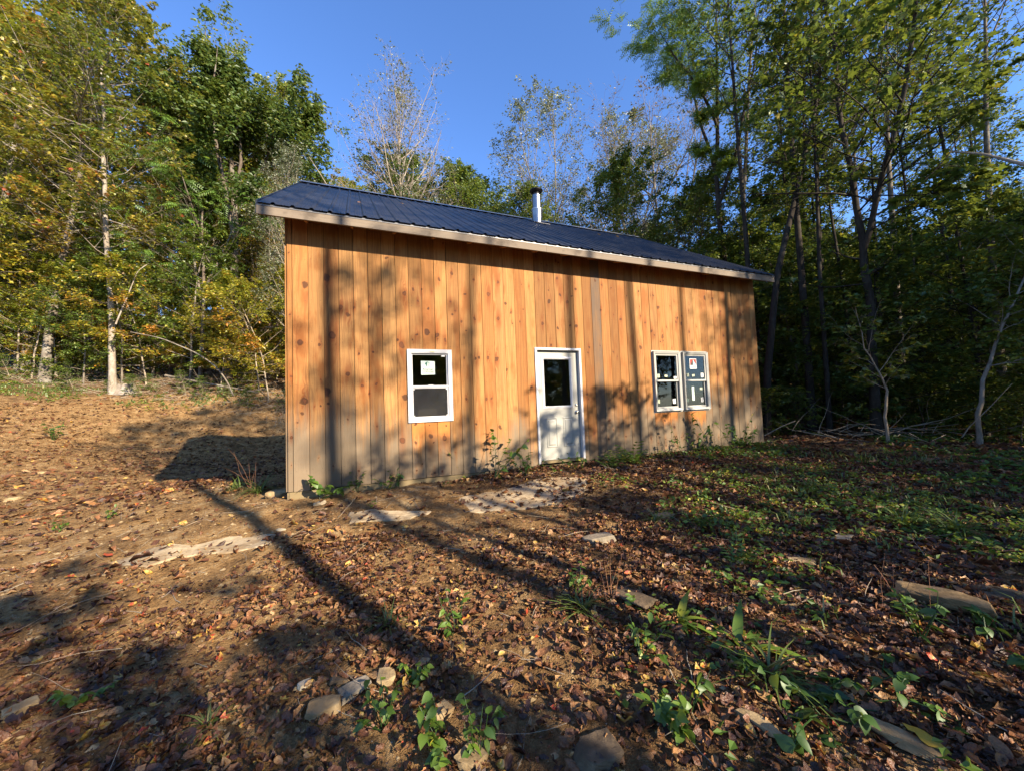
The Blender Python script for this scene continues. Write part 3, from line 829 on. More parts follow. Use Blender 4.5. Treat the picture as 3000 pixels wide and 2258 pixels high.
def bark_material(name, a, b, lichen=(.36, .36, .30), la=.3, scale=1.):
    t = NT(name); tc = t.n('TexCoord').outputs['Object']; x, y, z = t.sep(tc)
    v = t.comb(t.math('MULTIPLY', x, 16. * scale), t.math('MULTIPLY', y, 16. * scale), t.math('MULTIPLY', z, 3.2 * scale))
    f = t.noise(v, 1., 6, .7); p = t.noise(tc, 1.8, 4, .6); sp = t.noise(tc, 9., 3, .6)
    c = t.mix(t.mapr(f, .3, .7), a, b); c = t.mix(t.mapr(t.math('ADD', p, t.math('MULTIPLY', sp, .3)), .62, .78, 0, la, True), c, lichen)
    t.princ(c, .9, 0, t.bump(f, .7, .02), .15)
    return t.m
LM = {
 'yellow': leaf_material('yellow_green_leaves', [(0, (.045, .085, .010)), (.30, (.14, .19, .014)), (.55, (.28, .29, .018)), (.80, (.42, .33, .022)), (1, (.45, .19, .020))], .45),
 'gold':   leaf_material('autumn_gold_leaves', [(0, (.07, .11, .015)), (.3, (.18, .19, .02)), (.6, (.33, .25, .022)), (.85, (.40, .17, .022)), (1, (.34, .07, .025))], .42),
 'green':  leaf_material('mid_green_leaves', [(0, (.025, .060, .009)), (.5, (.075, .130, .014)), (.8, (.15, .20, .018)), (1, (.30, .27, .025))], .38),
 'bright': leaf_material('bright_green_leaves', [(0, (.06, .14, .012)), (.5, (.13, .24, .018)), (1, (.28, .34, .028))], .45),
 'oak':    leaf_material('dark_oak_leaves', [(0, (.022, .048, .008)), (.6, (.060, .100, .012)), (1, (.16, .16, .018))], .3, .03),
 'dark':   leaf_material('dark_maple_leaves', [(0, (.020, .045, .008)), (.5, (.055, .100, .012)), (.85, (.13, .17, .016)), (1, (.34, .26, .02))], .42, .05),
 'pale':   leaf_material('pale_poplar_leaves', [(0, (.07, .085, .035)), (.5, (.13, .145, .06)), (1, (.28, .24, .09))], .35, .08),
 'rust':   leaf_material('dry_brown_leaves', [(0, (.06, .032, .015)), (1, (.24, .10, .03))], .3),
}
BM = {
 'grey': bark_material('grey_bark', (.09, .072, .055), (.20, .17, .13)),
 'pale': bark_material('pale_bark', (.15, .12, .085), (.31, .26, .20), (.38, .36, .31), .4),
 'brown': bark_material('brown_bark', (.060, .044, .032), (.14, .11, .082)),
 'dark': bark_material('silhouette_bark', (.020, .016, .012), (.055, .044, .034), (.10, .10, .08), .2),  # silhouette darkness of the right-hand trunks put into the bark colour
 'twig': bark_material('bleached_twig', (.20, .155, .105), (.35, .285, .205)),
}

# ------------------------------------------------------------------ plants: shapes
def unit(v): return v / np.maximum(np.linalg.norm(v, axis=-1, keepdims=True), 1e-9)
def tubes(P, Rr, S):
    """P (N,K,3) centre lines, Rr (N,K) radii -> verts, quads"""
    N, K, _ = P.shape
    T = np.gradient(P, axis=1); T = unit(T)
    ref = np.tile(np.array([.31, .77, .12]), (N, 1)); main = unit(P[:, -1] - P[:, 0])
    par = np.abs((ref * main).sum(-1)) / np.linalg.norm(ref[0]) > .9
    ref[par] = np.array([.9, -.1, .5])
    U = unit(np.cross(T, ref[:, None, :])); W = np.cross(T, U)
    a = np.arange(S) * 2 * np.pi / S
    V = P[:, :, None] + Rr[:, :, None, None] * (U[:, :, None] * np.cos(a)[None, None, :, None] + W[:, :, None] * np.sin(a)[None, None, :, None])
    base = (np.arange(N) * K * S)[:, None, None]
    i = (np.arange(K - 1) * S)[None, :, None]; j = np.arange(S)[None, None]; j2 = (j + 1) % S
    Q = np.stack([base + i + j, base + i + j2, base + i + S + j2, base + i + S + j], -1).reshape(-1, 4)
    return V.reshape(-1, 3), Q
def grow(rg_, B, D, Ln, K, wig, up):
    N = len(B); P = np.zeros((N, K, 3)); P[:, 0] = B; D = unit(D.copy())
    step = (Ln / (K - 1))[:, None]
    upv = np.zeros((N, 3)); upv[:, 2] = up
    for k in range(1, K):
        D = unit(D + rg_.normal(0, wig, (N, 3)) + upv)
        P[:, k] = P[:, k - 1] + D * step
    return P
def sample(P, Rr, idx, t):
    K = P.shape[1]; f = np.clip(t, 0, .9999) * (K - 1); i = f.astype(int); w = (f - i)[:, None]
    p = P[idx, i] * (1 - w) + P[idx, i + 1] * w
    d = unit(P[idx, i + 1] - P[idx, i]); r = Rr[idx, i] * (1 - w[:, 0]) + Rr[idx, i + 1] * w[:, 0]
    return p, d, r
def side_dir(rg_, D, ang, az=None):
    n = len(D); ref = np.tile(np.array([0., 0., 1.]), (n, 1)); ref[np.abs(D[:, 2]) > .95] = (1, 0, 0)
    U = unit(np.cross(D, ref)); W = np.cross(D, U)
    if az is None: az = rg_.uniform(0, 2 * np.pi, n)
    S = U * np.cos(az)[:, None] + W * np.sin(az)[:, None]
    return unit(D * np.cos(ang)[:, None] + S * np.sin(ang)[:, None])
# leaf templates: (x across, y along, z lift), triangles
T_OV = (np.array([(0, 0, 0), (.30, .42, .08), (0, 1, -.06), (-.30, .42, .08)]), [(0, 1, 2), (0, 2, 3)])
_mp = [(0, 0), (.20, .10), (.48, .02), (.36, .30), (.62, .52), (.27, .56), (0, 1.02), (-.27, .56), (-.62, .52), (-.36, .30), (-.48, .02), (-.20, .10)]
T_MAPLE = (np.array([(x, y, .10 * abs(x) - .10 * y * y) for x, y in _mp] + [(0, .34, 0)]), [(12, i, (i + 1) % 12) for i in range(12)])
def _pin(n=6):
    V, T = [], []
    for k in range(n):
        y = .15 + .8 * k / (n - 1); ln = .24 * (1 - .35 * abs(k / (n - 1) - .4))
        for s in (-1, 1):
            b = len(V); V += [(0, y, 0), (s * ln * .5, y - .01, -.02), (s * ln, y + .10, -.09), (s * ln * .5, y + .085, -.03)]; T += [(b, b + 1, b + 2), (b, b + 2, b + 3)]
    b = len(V); V += [(-.006, 0, 0), (.006, 0, 0), (0, 1, -.1)]; T.append((b, b + 1, b + 2))
    V = np.array(V); V[:, 2] -= .25 * V[:, 1] ** 2
    return V, T
T_PIN = _pin()
def leaves(rg_, C, D, size, tmpl, flat=1.0, tint=None, droop=.25):
    """C centres, D rough growing direction. flat: 1 = blades lie level, 0 = random"""
    n = len(C); V0, T0 = tmpl; V0 = np.asarray(V0, float); T0 = np.asarray(T0)
    A = unit(np.concatenate([D[:, :2] + rg_.normal(0, .8, (n, 2)), rg_.normal(-droop, .30, (n, 1))], 1))
    N = rg_.normal(0, 1, (n, 3)) * (1 - flat * .72) + np.array([0, 0, 1.]) * flat
    N = unit(N - (N * A).sum(-1, keepdims=True) * A); X = np.cross(A, N)
    s = size * rg_.uniform(.65, 1.25, n)
    V = C[:, None] + s[:, None, None] * (X[:, None] * V0[None, :, 0:1] + A[:, None] * V0[None, :, 1:2] + N[:, None] * V0[None, :, 2:3])
    T = (T0[None] + (np.arange(n) * len(V0))[:, None, None]).reshape(-1, 3)
    if tint is None: tint = rg_.uniform(0, 1, n)
    return V.reshape(-1, 3), T, np.repeat(tint, len(T0))

def make_tree(seed, H=12., r=.14, crown0=.3, n1=40, len1=.30, ang1=(55, 80), up1=.05, n2=7, n3=5, nl=6, leaf=.11, tmpl=T_OV, flat=.9,
              mat='yellow', bark='grey', wig=.03, lean=(0, 0), fork=0, shape='oval', tint0=.45, tintv=.22, clump=.0, path=None, twig=1., l2=.45, l3=.35, top=1., droop=.25):
    q = rng(seed)
    K = 16
    if path is not None:
        tt = np.linspace(0, 1, K); pa = np.array(path, float); pt = np.linspace(0, 1, len(pa))
        P0 = np.stack([np.interp(tt, pt, pa[:, i]) for i in range(3)], -1)[None]
        P0[0, 1:-1] += q.normal(0, r * .25, (K - 2, 3)) * [1, 1, 0]
    else:
        D0 = np.array([[lean[0], lean[1], 1.]])
        P0 = grow(q, np.zeros((1, 3)), D0, np.array([H]), K, wig, .02)
    t = np.linspace(0, 1, K)
    R0 = (r * (1 - t) ** .75 * .93 + r * .07)[None]
    R0[0, 0] *= 1.35
    V, Q = [], []; off = 0
    def addt(P, Rr, S):
        nonlocal off
        v, f = tubes(P, Rr, S); V.append(v); Q.append(f + off); off += len(v)
    addt(P0, R0, 9)
    stems, stR = P0, R0
    if fork:
        # big ascending limbs from part-way up the trunk
        tf = q.uniform(crown0 * .75, crown0 * 1.25 + .1, fork); p, d, rr = sample(P0, R0, np.zeros(fork, int), tf)
        az = np.arange(fork) * 2.4 + q.uniform(0, 6)
        D = side_dir(q, d, np.radians(q.uniform(18, 34, fork)), az)
        Pf = grow(q, p, D, H * (1 - tf) * q.uniform(.75, 1.0, fork), K, .05, .07)
        Rf = rr[:, None] * .78 * (1 - t[None]) ** .8 + .01
        addt(Pf, Rf, 7); stems = np.concatenate([P0, Pf]); stR = np.concatenate([R0, Rf])
    ns = len(stems)
    cnt = n1
    idx = q.integers(0, ns, cnt) if fork else np.zeros(cnt, int)
    tb = crown0 + (top - crown0) * (np.arange(cnt) + q.uniform(0, 1, cnt)) / cnt
    tloc = np.where(idx > 0, np.clip((tb - crown0) / (1 - crown0) * .9 + .1, 0, .99), tb)
    p, d, rr = sample(stems, stR, idx, tloc)
    az = np.arange(cnt) * 2.399 + q.uniform(0, 1, cnt)
    rel = (tb - crown0) / (1 - crown0)
    prof = {'oval': np.sin(np.pi * np.clip(rel * .85 + .15, 0, 1)) ** .7 + .15, 'cone': 1.05 - .85 * rel, 'vase': .45 + .75 * rel ** .8 * (1.15 - rel) * 2, 'flat': .9 + 0 * rel,
            'top': np.clip(rel * 1.6, .15, 1)}[shape]
    ang = np.radians(ang1[1] + (ang1[0] - ang1[1]) * rel + q.normal(0, 7, cnt))
    L1 = H * len1 * prof * q.uniform(.65, 1.15, cnt)
    D = side_dir(q, d, ang, az)
    P1 = grow(q, p, D, L1, 8, .10, up1)
    r1 = np.minimum(rr * .42, .005 + .0085 * L1) * twig
    t8 = np.linspace(0, 1, 8)
    R1 = r1[:, None] * (1 - t8[None] * .8)
    addt(P1, R1, 5)
    def children(P, Rr, n, lo, anglo, anghi, lenf, K_, wig_, up_, base_len):
        N = len(P); idx = np.repeat(np.arange(N), n); tt = q.uniform(lo, 1, N * n)
        p, d, rr = sample(P, Rr, idx, tt)
        D = side_dir(q, d, np.radians(q.uniform(anglo, anghi, N * n)))
        D[:, 2] *= (1 - .5 * flat); D = unit(D)
        Ln = base_len[idx] * lenf * (1.15 - .6 * tt) * q.uniform(.6, 1.3, N * n)
        Pn = grow(q, p, D, Ln, K_, wig_, up_); tk = np.linspace(0, 1, K_)
        Rn = np.maximum((rr * .6)[:, None] * (1 - tk[None] * .8), .0016 * twig)
        return Pn, Rn, Ln
    P2, R2, L2 = children(P1, R1, n2, .15, 30, 60, l2, 6, .12, up1 * .6, L1)
    addt(P2, R2, 4)
    P3, R3, L3 = children(P2, R2, n3, .15, 25, 60, l3 / l2 * .8, 4, .14, up1 * .3, L2)
    addt(P3, R3, 3)
    tm = mesh_from('trunk', np.concatenate(V), np.concatenate(Q), None, BM[bark], smooth=True)
    cm = None
    if nl > 0:
        N = len(P3); n = max(1, int(round(nl)))
        idx = np.repeat(np.arange(N), n)
        if nl < 1 or True:
            keep = q.random(len(idx)) < (nl / n); idx = idx[keep]
        tt = q.uniform(.1, 1, len(idx)); c, d, _ = sample(P3, R3, idx, tt)
        if clump: c = c + q.normal(0, clump, c.shape)
        # tint drifts through the crown in patches and per bough
        f = .5 + 1.1 * vnoise(c[:, 0] * .55 + seed, c[:, 2] * .55 + c[:, 1] * .3)
        tint = np.clip(tint0 + tintv * (f - .5) * 2 + q.normal(0, .13, len(c)), 0, 1)
        out = np.where(q.random(len(c)) < .025, 1., tint)
        v, T, tn = leaves(q, c, d, leaf, tmpl, flat, out, droop)
        cm = mesh_from('crown', v, None, T, LM[mat], {'tint': tn})
    return tm, cm

_counter = 0
def plant_tree(proto, x, y, label, group=None, s=1., rz=None, name='tree', cat='tree', z=None, tilt=None, sink=.08, mats=None, crown_name='crown', trunk_name='trunk'):
    global _counter; _counter += 1
    q = random.Random(_counter * 7 + 3)
    rz = q.uniform(0, 6.28) if rz is None else rz
    zz = hz(x, y) - sink if z is None else z
    tl = tilt if tilt is not None else (q.gauss(0, .02), q.gauss(0, .02))
    root = empty(name, (x, y, zz), rot=(tl[0], tl[1], rz))
    tag(root, label, cat, group)
    tr = link(trunk_name, proto[0], root, scale=s)
    if proto[1] is not None:
        cr = link(crown_name, proto[1], root, scale=s)
    return root

# prototypes ---------------------------------------------------------------
PR = {}
PR['maple_a'] = make_tree(1, 12, .12, .18, 50, .27, (35, 82), .04, 8, 6, 10, .165, T_OV, .95, 'yellow', 'grey', .03, tint0=.42, clump=.05)
PR['maple_b'] = make_tree(2, 13, .13, .22, 50, .28, (35, 80), .04, 8, 6, 9, .165, T_OV, .92, 'yellow', 'grey', .04, tint0=.58, clump=.05)
PR['sap_a'] = make_tree(3, 6, .04, .08, 34, .32, (45, 85), .02, 6, 5, 8, .14, T_OV, .97, 'yellow', 'twig', .05, tint0=.5, clump=.04)
PR['sap_b'] = make_tree(4, 5, .03, .12, 28, .36, (45, 85), .01, 6, 5, 8, .13, T_OV, .97, 'yellow', 'twig', .07, tint0=.70, tintv=.3, clump=.04)
PR['sap_c'] = make_tree(5, 7, .045, .12, 32, .28, (45, 80), .03, 6, 5, 9, .135, T_OV, .95, 'green', 'grey', .05, tint0=.6, clump=.04)
PR['green_a'] = make_tree(6, 15, .15, .22, 56, .25, (35, 75), .06, 8, 6, 9, .165, T_OV, .85, 'green', 'brown', .03, tint0=.55, clump=.06)
PR['green_b'] = make_tree(7, 17, .16, .35, 50, .23, (30, 70), .07, 8, 6, 7, .155, T_OV, .8, 'green', 'grey', .04, fork=2, tint0=.68, clump=.06)
PR['dark_a'] = make_tree(8, 15, .15, .14, 60, .26, (40, 82), .04, 8, 6, 10, .17, T_OV, .9, 'dark', 'dark', .03, tint0=.5, clump=.06)
PR['dark_b'] = make_tree(9, 8, .07, .06, 44, .34, (45, 85), .02, 7, 5, 9, .155, T_OV, .95, 'dark', 'dark', .05, tint0=.6, clump=.05)
PR['poplar_a'] = make_tree(10, 21, .13, .16, 50, .34, (30, 58), .08, 10, 6, 1.6, .15, T_OV, .3, 'pale', 'pale', .02, twig=2.0, tint0=.25, shape='oval', l2=.4, clump=.05)
PR['poplar_b'] = make_tree(11, 20, .11, .16, 64, .22, (22, 42), .10, 9, 6, 4.5, .14, T_OV, .3, 'pale', 'grey', .02, fork=2, twig=1.6, tint0=.30, shape='oval', clump=.05)
PR['bare'] = make_tree(12, 14, .09, .25, 48, .28, (25, 50), .08, 9, 6, .8, .10, T_OV, .3, 'rust', 'grey', .03, fork=2, twig=1.8)
PR['oak'] = make_tree(13, 21, .28, .50, 60, .20, (35, 85), .05, 10, 8, 14, .26, T_OV, .45, 'oak', 'brown', .03, fork=4, tint0=.5, shape='oval', clump=.16)
PR['shrub'] = make_tree(14, 2.2, .018, .05, 26, .40, (30, 75), .03, 5, 3, 8, .085, T_OV, .9, 'green', 'twig', .08, tint0=.65)
PR['shrub_d'] = make_tree(15, 1.8, .015, .05, 24, .42, (30, 75), .02, 5, 3, 8, .09, T_OV, .9, 'dark', 'brown', .08, tint0=.65)
PR['sumac'] = make_tree(16, 12, .10, .40, 30, .28, (30, 65), .07, 5, 2, 4, .50, T_PIN, .8, 'bright', 'brown', .04, fork=3, tint0=.35)
PR['locust'] = make_tree(17, 17, .15, .60, 34, .17, (28, 60), .08, 5, 3, 6, .40, T_PIN, .8, 'bright', 'dark', .03, fork=3, tint0=.5, shape='top', droop=-.25)
PR['slimp'] = make_tree(22, 13, .075, .45, 26, .18, (30, 65), .07, 7, 5, 3, .13, T_OV, .8, 'yellow', 'pale', .015, tint0=.7)
PR['slim'] = make_tree(21, 15, .085, .62, 24, .15, (30, 65), .07, 7, 5, 3, .13, T_OV, .8, 'green', 'dark', .012, tint0=.7)
PR['pole'] = make_tree(20, 6.3, .15, .70, 10, .18, (35, 70), .06, 6, 4, 2.5, .13, T_OV, .8, 'green', 'grey', .012, tint0=.6)
PR['tall'] = make_tree(19, 18, .14, .68, 22, .13, (35, 70), .06, 7, 5, 3, .14, T_OV, .8, 'green', 'grey', .012, tint0=.6)
PR['greybrush'] = make_tree(18, 6, .04, .08, 34, .34, (25, 60), .03, 7, 4, .6, .08, T_OV, .3, 'rust', 'twig', .07)

# ------------------------------------------------------------------ single trees
T1 = make_tree(31, 25, .17, .36, 64, .18, (40, 82), .03, 8, 6, 6, .17, T_MAPLE, .9, 'gold', 'pale', tint0=.34, tintv=.35, twig=.6, clump=.05,
               path=[(0, 0, 0), (-.12, 0, 3), (-.45, .1, 7), (-.75, .1, 11), (-.9, .1, 16), (-1.1, 0, 21), (-1.2, 0, 25)])
b = ground_at(331, 1152)
plant_tree(T1, b[0], b[1], 'tall pale-barked maple at the edge of the cleared slope, with orange-tipped leaves, beside the stump', s=1, rz=0, tilt=(0, 0), name='maple_tree')
b = ground_at(130, 1120)
plant_tree(make_tree(32, 24, .22, .30, 66, .22, (40, 82), .03, 8, 6, 10, .17, T_OV, .9, 'yellow', 'grey', tint0=.5), b[0], b[1], 'maple with patchy grey bark, left of the tall pale-barked maple', rz=1, tilt=(0, .01), name='maple_tree')
b = spot(55, 1075, 28)
plant_tree(PR['maple_b'], b[0], b[1], 'slim yellow maple near the left edge, behind the two thicker trunks', s=1.4, rz=1, name='maple_tree')
b = spot(690, 1150, 24.5)
plant_tree(PR['oak'], b[0] - .5, b[1], 'big oak with a dense dark green crown left of the cabin roof', s=1.06, rz=2.2, name='oak_tree', tilt=(0, 0))
b = spot(590, 1140, 23)
plant_tree(PR['sumac'], b[0], b[1], 'ash with bright green feathery leaves in front of the dark oak', s=1.25, rz=.5, name='ash_tree')
b = spot(845, 1150, 22.5)
plant_tree(make_tree(39, 17, .12, .2, 50, .2, (28, 55), .08, 8, 6, 5, .13, T_OV, .3, 'pale', 'pale', .015, tint0=.3, clump=.05), b[0], b[1], 'white-barked poplar with thin pale leaves behind the left end of the roof', s=.88, rz=.2, name='poplar_tree')
b = spot(1190, 1150, 23)
plant_tree(PR['poplar_a'], b[0], b[1], 'nearly bare pale tree standing alone in the sky behind the middle of the roof', s=.84, rz=1.2, name='poplar_tree', tilt=(0, -.01))
b = spot(1660, 1150, 27)
plant_tree(PR['poplar_b'], b[0], b[1], 'pale small-leaved poplar just right of the stovepipe', s=.98, rz=2.2, name='poplar_tree', tilt=(0, 0))
for (px_, dp, sc_, lb) in ((1385, 22, .98, 'rounded green tree top peeking over the ridge left of the stovepipe'), (1290, 25, .98, 'lower green tree top over the ridge, farther left of the stovepipe'), (1490, 27, .92, 'small green tree top over the ridge just left of the stovepipe'),
                           (1630, 22, .86, 'green crown directly behind the stovepipe'), (1800, 19.5, .78, 'full green crown over the ridge right of the stovepipe'), (2020, 18, .70, 'green crown behind the right part of the ridge')):
    b = spot(px_, 1150, dp)
    plant_tree(PR['green_a'], b[0], b[1], lb, None, s=sc_, name='forest_tree', tilt=(0, 0))
b = spot(1965, 1150, 20)
plant_tree(PR['bare'], b[0], b[1], 'almost leafless tree with several ascending stems behind the right half of the roof', s=1.25, rz=.8, name='bare_tree')
b = spot(1800, 1150, 24)
plant_tree(PR['poplar_b'], b[0], b[1], 'loose pale-leaved poplar left of the leafless tree', s=.9, rz=4.2, name='poplar_tree')
b = spot(2150, 1180, 15.5)
plant_tree(PR['locust'], b[0], b[1], 'tall locust with a bright green feathery top over the right half of the roof', s=1.0, rz=.3, name='locust_tree', tilt=(0, -.03))
b = spot(2195, 1200, 14.5)
plant_tree(make_tree(33, 17, .12, .55, 26, .14, (30, 60), .06, 6, 4, 1.6, .12, T_OV, .8, 'green', 'grey', .02, tint0=.7), b[0], b[1], 'straight grey-barked tree rising behind the right end of the roof', s=1, rz=.3, name='forest_tree')
b = spot(2382, 1270, 12)
plant_tree(make_tree(34, 17, .12, .60, 28, .13, (35, 70), .05, 6, 4, 2, .12, T_OV, .85, 'green', 'dark', .01, tint0=.6), b[0], b[1], 'straight dark trunk right of the cabin corner', s=1, rz=.3, tilt=(0, 0), name='forest_tree')
b = spot(2575, 1285, 10.5)
plant_tree(make_tree(35, 16, .13, .36, 56, .20, (35, 80), .05, 7, 5, 3.6, .15, T_MAPLE, .88, 'dark', 'dark', tint0=.5, fork=1, shape='oval', path=[(0, 0, 0), (.05, 0, 3), (-.05, 0, 6), (-.35, 0, 10), (-.5, 0, 16)]), b[0], b[1],
           'large dark maple with several stems, its leaves black against the sky on the right', s=1, rz=0, tilt=(0, 0), name='maple_tree')
b = spot(2245, 1275, 11.3)
plant_tree(make_tree(36, 14, .11, .45, 30, .18, (35, 70), .05, 6, 4, 3, .13, T_OV, .85, 'green', 'dark', tint0=.7,
           path=[(0, 0, 0), (.25, 0, 2.5), (.7, 0, 5), (1.5, 0, 7.6), (2.3, .1, 10), (2.7, .1, 12.5), (2.9, .1, 14)]), b[0], b[1], 'tree leaning right, its curved trunk starting beside the cabin corner', s=1, rz=0, tilt=(0, 0), name='forest_tree')
b = spot(2870, 1325, 9)
plant_tree(make_tree(37, 5.5, .055, .45, 16, .26, (35, 70), .04, 5, 4, 4, .12, T_MAPLE, .9, 'green', 'pale', tint0=.7,
           path=[(0, 0, 0), (.05, 0, .8), (.25, 0, 1.6), (.8, 0, 2.8), (1.5, 0, 4.0), (2.1, .2, 5.4)]), b[0], b[1], 'pale sapling curving to the right at the right edge', s=1, rz=0, tilt=(0, 0), name='sapling')
b = spot(2601, 1300, 8.8)
plant_tree(make_tree(38, 3.6, .035, .40, 12, .3, (35, 70), .04, 5, 4, 3, .11, T_MAPLE, .9, 'dark', 'twig', tint0=.7,
           path=[(0, 0, 0), (.0, 0, .7), (.08, 0, 1.3), (-.05, 0, 1.7), (-.35, 0, 2.3), (-.4, .1, 3.4)]), b[0], b[1], 'thin bent sapling in front of the dark woods', s=1, rz=0, tilt=(0, 0), name='sapling')

# ------------------------------------------------------------------ the woods
def inview(x, y, m=.06):
    return y > .5 and abs(x / y) < 1.345 + m
placed = []
def scatter(n, test, dmin, seed, x0, x1, y0, y1, tries=4000):
    q = random.Random(seed); out = []
    for _ in range(tries):
        if len(out) >= n: break
        x, y = q.uniform(x0, x1), q.uniform(y0, y1)
        if not test(x, y): continue
        if any((x - a) ** 2 + (y - c) ** 2 < dmin * dmin for a, c in placed): continue
        placed.append((x, y)); out.append((x, y))
    return out
Q = random.Random(99)
# left hillside: yellow-green understory then taller trees
G1 = 'yellow-green young maples along the left edge of the clearing'
for i, (x, y) in enumerate(scatter(58, lambda x, y: inview(x, y, .12) and x < -3.5 and 21.8 + max(0, (x + 14)) * .12 < y < 27.5 and not(-19.5 < x < -18.2 and y < 22.5), 1.15, 1, -36, -3.5, 21.5, 28)):
    k = Q.choice(['sap_a', 'sap_b', 'sap_a', 'sap_c', 'sap_b'])
    plant_tree(PR[k], x, y, 'one of the thin young maples with layered yellow-green leaves behind the dirt slope', G1, s=Q.uniform(.8, 1.45), name='sapling')
G2 = 'maples on the hillside left of the cabin'
for i, (x, y) in enumerate(scatter(34, lambda x, y: inview(x, y, .2) and x < -5 and y > 25, 3.0, 2, -60, -5, 25, 48)):
    k = Q.choice(['maple_a', 'maple_b', 'green_a', 'maple_b', 'maple_a', 'green_b'])
    s = Q.uniform(1.0, 1.5) * (1.15 if x < -24 else .72 if x > -12 else .80)
    if -24 < x < -11 and y < 30: s = min(s, .80)
    if -1.10 < x / y < -.88: k, s = Q.choice(['bare', 'green_a', 'bare']), .50 + .15 * Q.random()
    plant_tree(PR[k], x, y, 'one of the hillside maples rising behind the young yellow-green trees', G2, s=s, name='forest_tree')
G2c = 'tall yellow maples filling the upper left'
for (x, y, s, lb) in ((-29.5, 20.8, 1.75, 'tall yellow-green maple whose crown fills the upper left corner'), (-30, 23.5, 1.8, 'second tall yellow maple, behind the one in the upper left corner'), (-36, 29, 1.8, 'farthest tall yellow maple at the left edge, up the slope')):
    plant_tree(PR[Q.choice(['maple_a', 'maple_b'])], x, y, lb, None, s=s, name='maple_tree')
G2d = 'slim pale trunks standing between the maples on the left slope'
for (x, y) in scatter(26, lambda x, y: inview(x, y) and x < -6.5 and y > 22.5, .8, 31, -32, -6.5, 22.5, 31):
    plant_tree(PR['slimp'], x, y, 'one of the slim pale trunks between the maples on the left slope', G2d, s=Q.uniform(.6, 1.1), name='forest_tree', tilt=(Q.gauss(0, .03), Q.gauss(0, .03)))
G2b = 'grey twiggy trees between the maples on the left hillside'
for (x, y) in scatter(9, lambda x, y: inview(x, y) and -30 < x < -8 and y > 24, 2.0, 3, -30, -8, 24, 34):
    plant_tree(PR['bare'], x, y, 'one of the grey leafless trees among the hillside maples', G2b, s=Q.uniform(.8, 1.15), name='bare_tree')
# behind the cabin
G3 = 'low green trees peeking over the roof ridge'
for (x, y) in scatter(16, lambda x, y: True, 3.2, 4, -9, 12, 26, 46):
    k = Q.choice(['green_a', 'maple_a', 'green_b', 'maple_a'])
    u = x / y
    s = (.50 if -.30 < u < .12 else .8) * Q.uniform(.85, 1.1)
    plant_tree(PR[k], x, y, 'one of the green tree tops showing low behind the roof ridge', G3, s=s, name='forest_tree')
# right woods
G4 = 'dark shaded trees of the woods right of the cabin'
for (x, y) in scatter(48, lambda x, y: inview(x, y, .15) and x > 6.5 and y > 11 and x / y > .38 and not (x < 9.5 and y < 13), 2.2, 5, 6, 52, 10.5, 40):
    far = math.hypot(x, y) > 24
    u = x / y
    k = Q.choice(['dark_a', 'green_a', 'tall', 'green_b'] if not far else ['green_a', 'dark_a', 'green_b', 'maple_a'])
    s = Q.uniform(.62, 1.0) * (.92 if u > .8 else .72)
    plant_tree(PR[k], x, y, 'one of the shaded forest trees in the woods right of the cabin', G4, s=s, name='forest_tree')
G4b = 'slim dark trunks standing in the woods right of the cabin'
for (x, y) in scatter(16, lambda x, y: inview(x, y) and x > 7.5 and y > 11 and x / y > .6, 1.0, 15, 7.5, 24, 11, 20):
    plant_tree(PR['slim'], x, y, 'one of the slim upright dark trunks in the woods right of the cabin', G4b, s=Q.uniform(.8, 1.15), name='forest_tree', tilt=(Q.gauss(0, .03), Q.gauss(0, .03)))
G5 = 'low dark understory trees at the edge of the right woods'
for (x, y) in scatter(46, lambda x, y: inview(x, y, .1) and x > 7.2 and ((y > 11.3 and x < 12.5) or (x >= 12.5 and y > 8.0)) and y < 22, 1.35, 6, 7, 27, 8, 22):
    plant_tree(PR[Q.choice(['dark_b', 'sap_c', 'sap_c', 'dark_b'])], x, y, 'one of the small dark-leaved trees filling the edge of the right woods', G5, s=Q.uniform(.7, 1.25), name='understory_tree')
G6 = 'low shrubs along the edge of the right woods'
for (x, y) in scatter(26, lambda x, y: inview(x, y, .05) and ((y > 10.8 and x < 12) or (x >= 12 and y > 7.6)), .8, 7, 6.6, 17, 7.6, 14):
    plant_tree(PR['shrub_d'], x, y, 'one of the low dark shrubs at the foot of the right woods', G6, s=Q.uniform(.6, 1.1), name='shrub', cat='shrub', crown_name='foliage', trunk_name='stem')
G7 = 'green shrubs on the crest of the dirt bank'
for (x, y) in scatter(26, lambda x, y: inview(x, y) and x < -8 and 20.8 < y < 23, .9, 8, -31, -8, 20.8, 23):
    plant_tree(PR['shrub'], x, y, 'one of the low green shrubs on top of the dirt bank', G7, s=Q.uniform(.35, .7), name='shrub', cat='shrub', crown_name='foliage', trunk_name='stem')
# trees toward the sun, behind and right of the camera: they throw the shade and show in the door glass
G8 = 'trees behind the camera whose shade crosses the clearing'

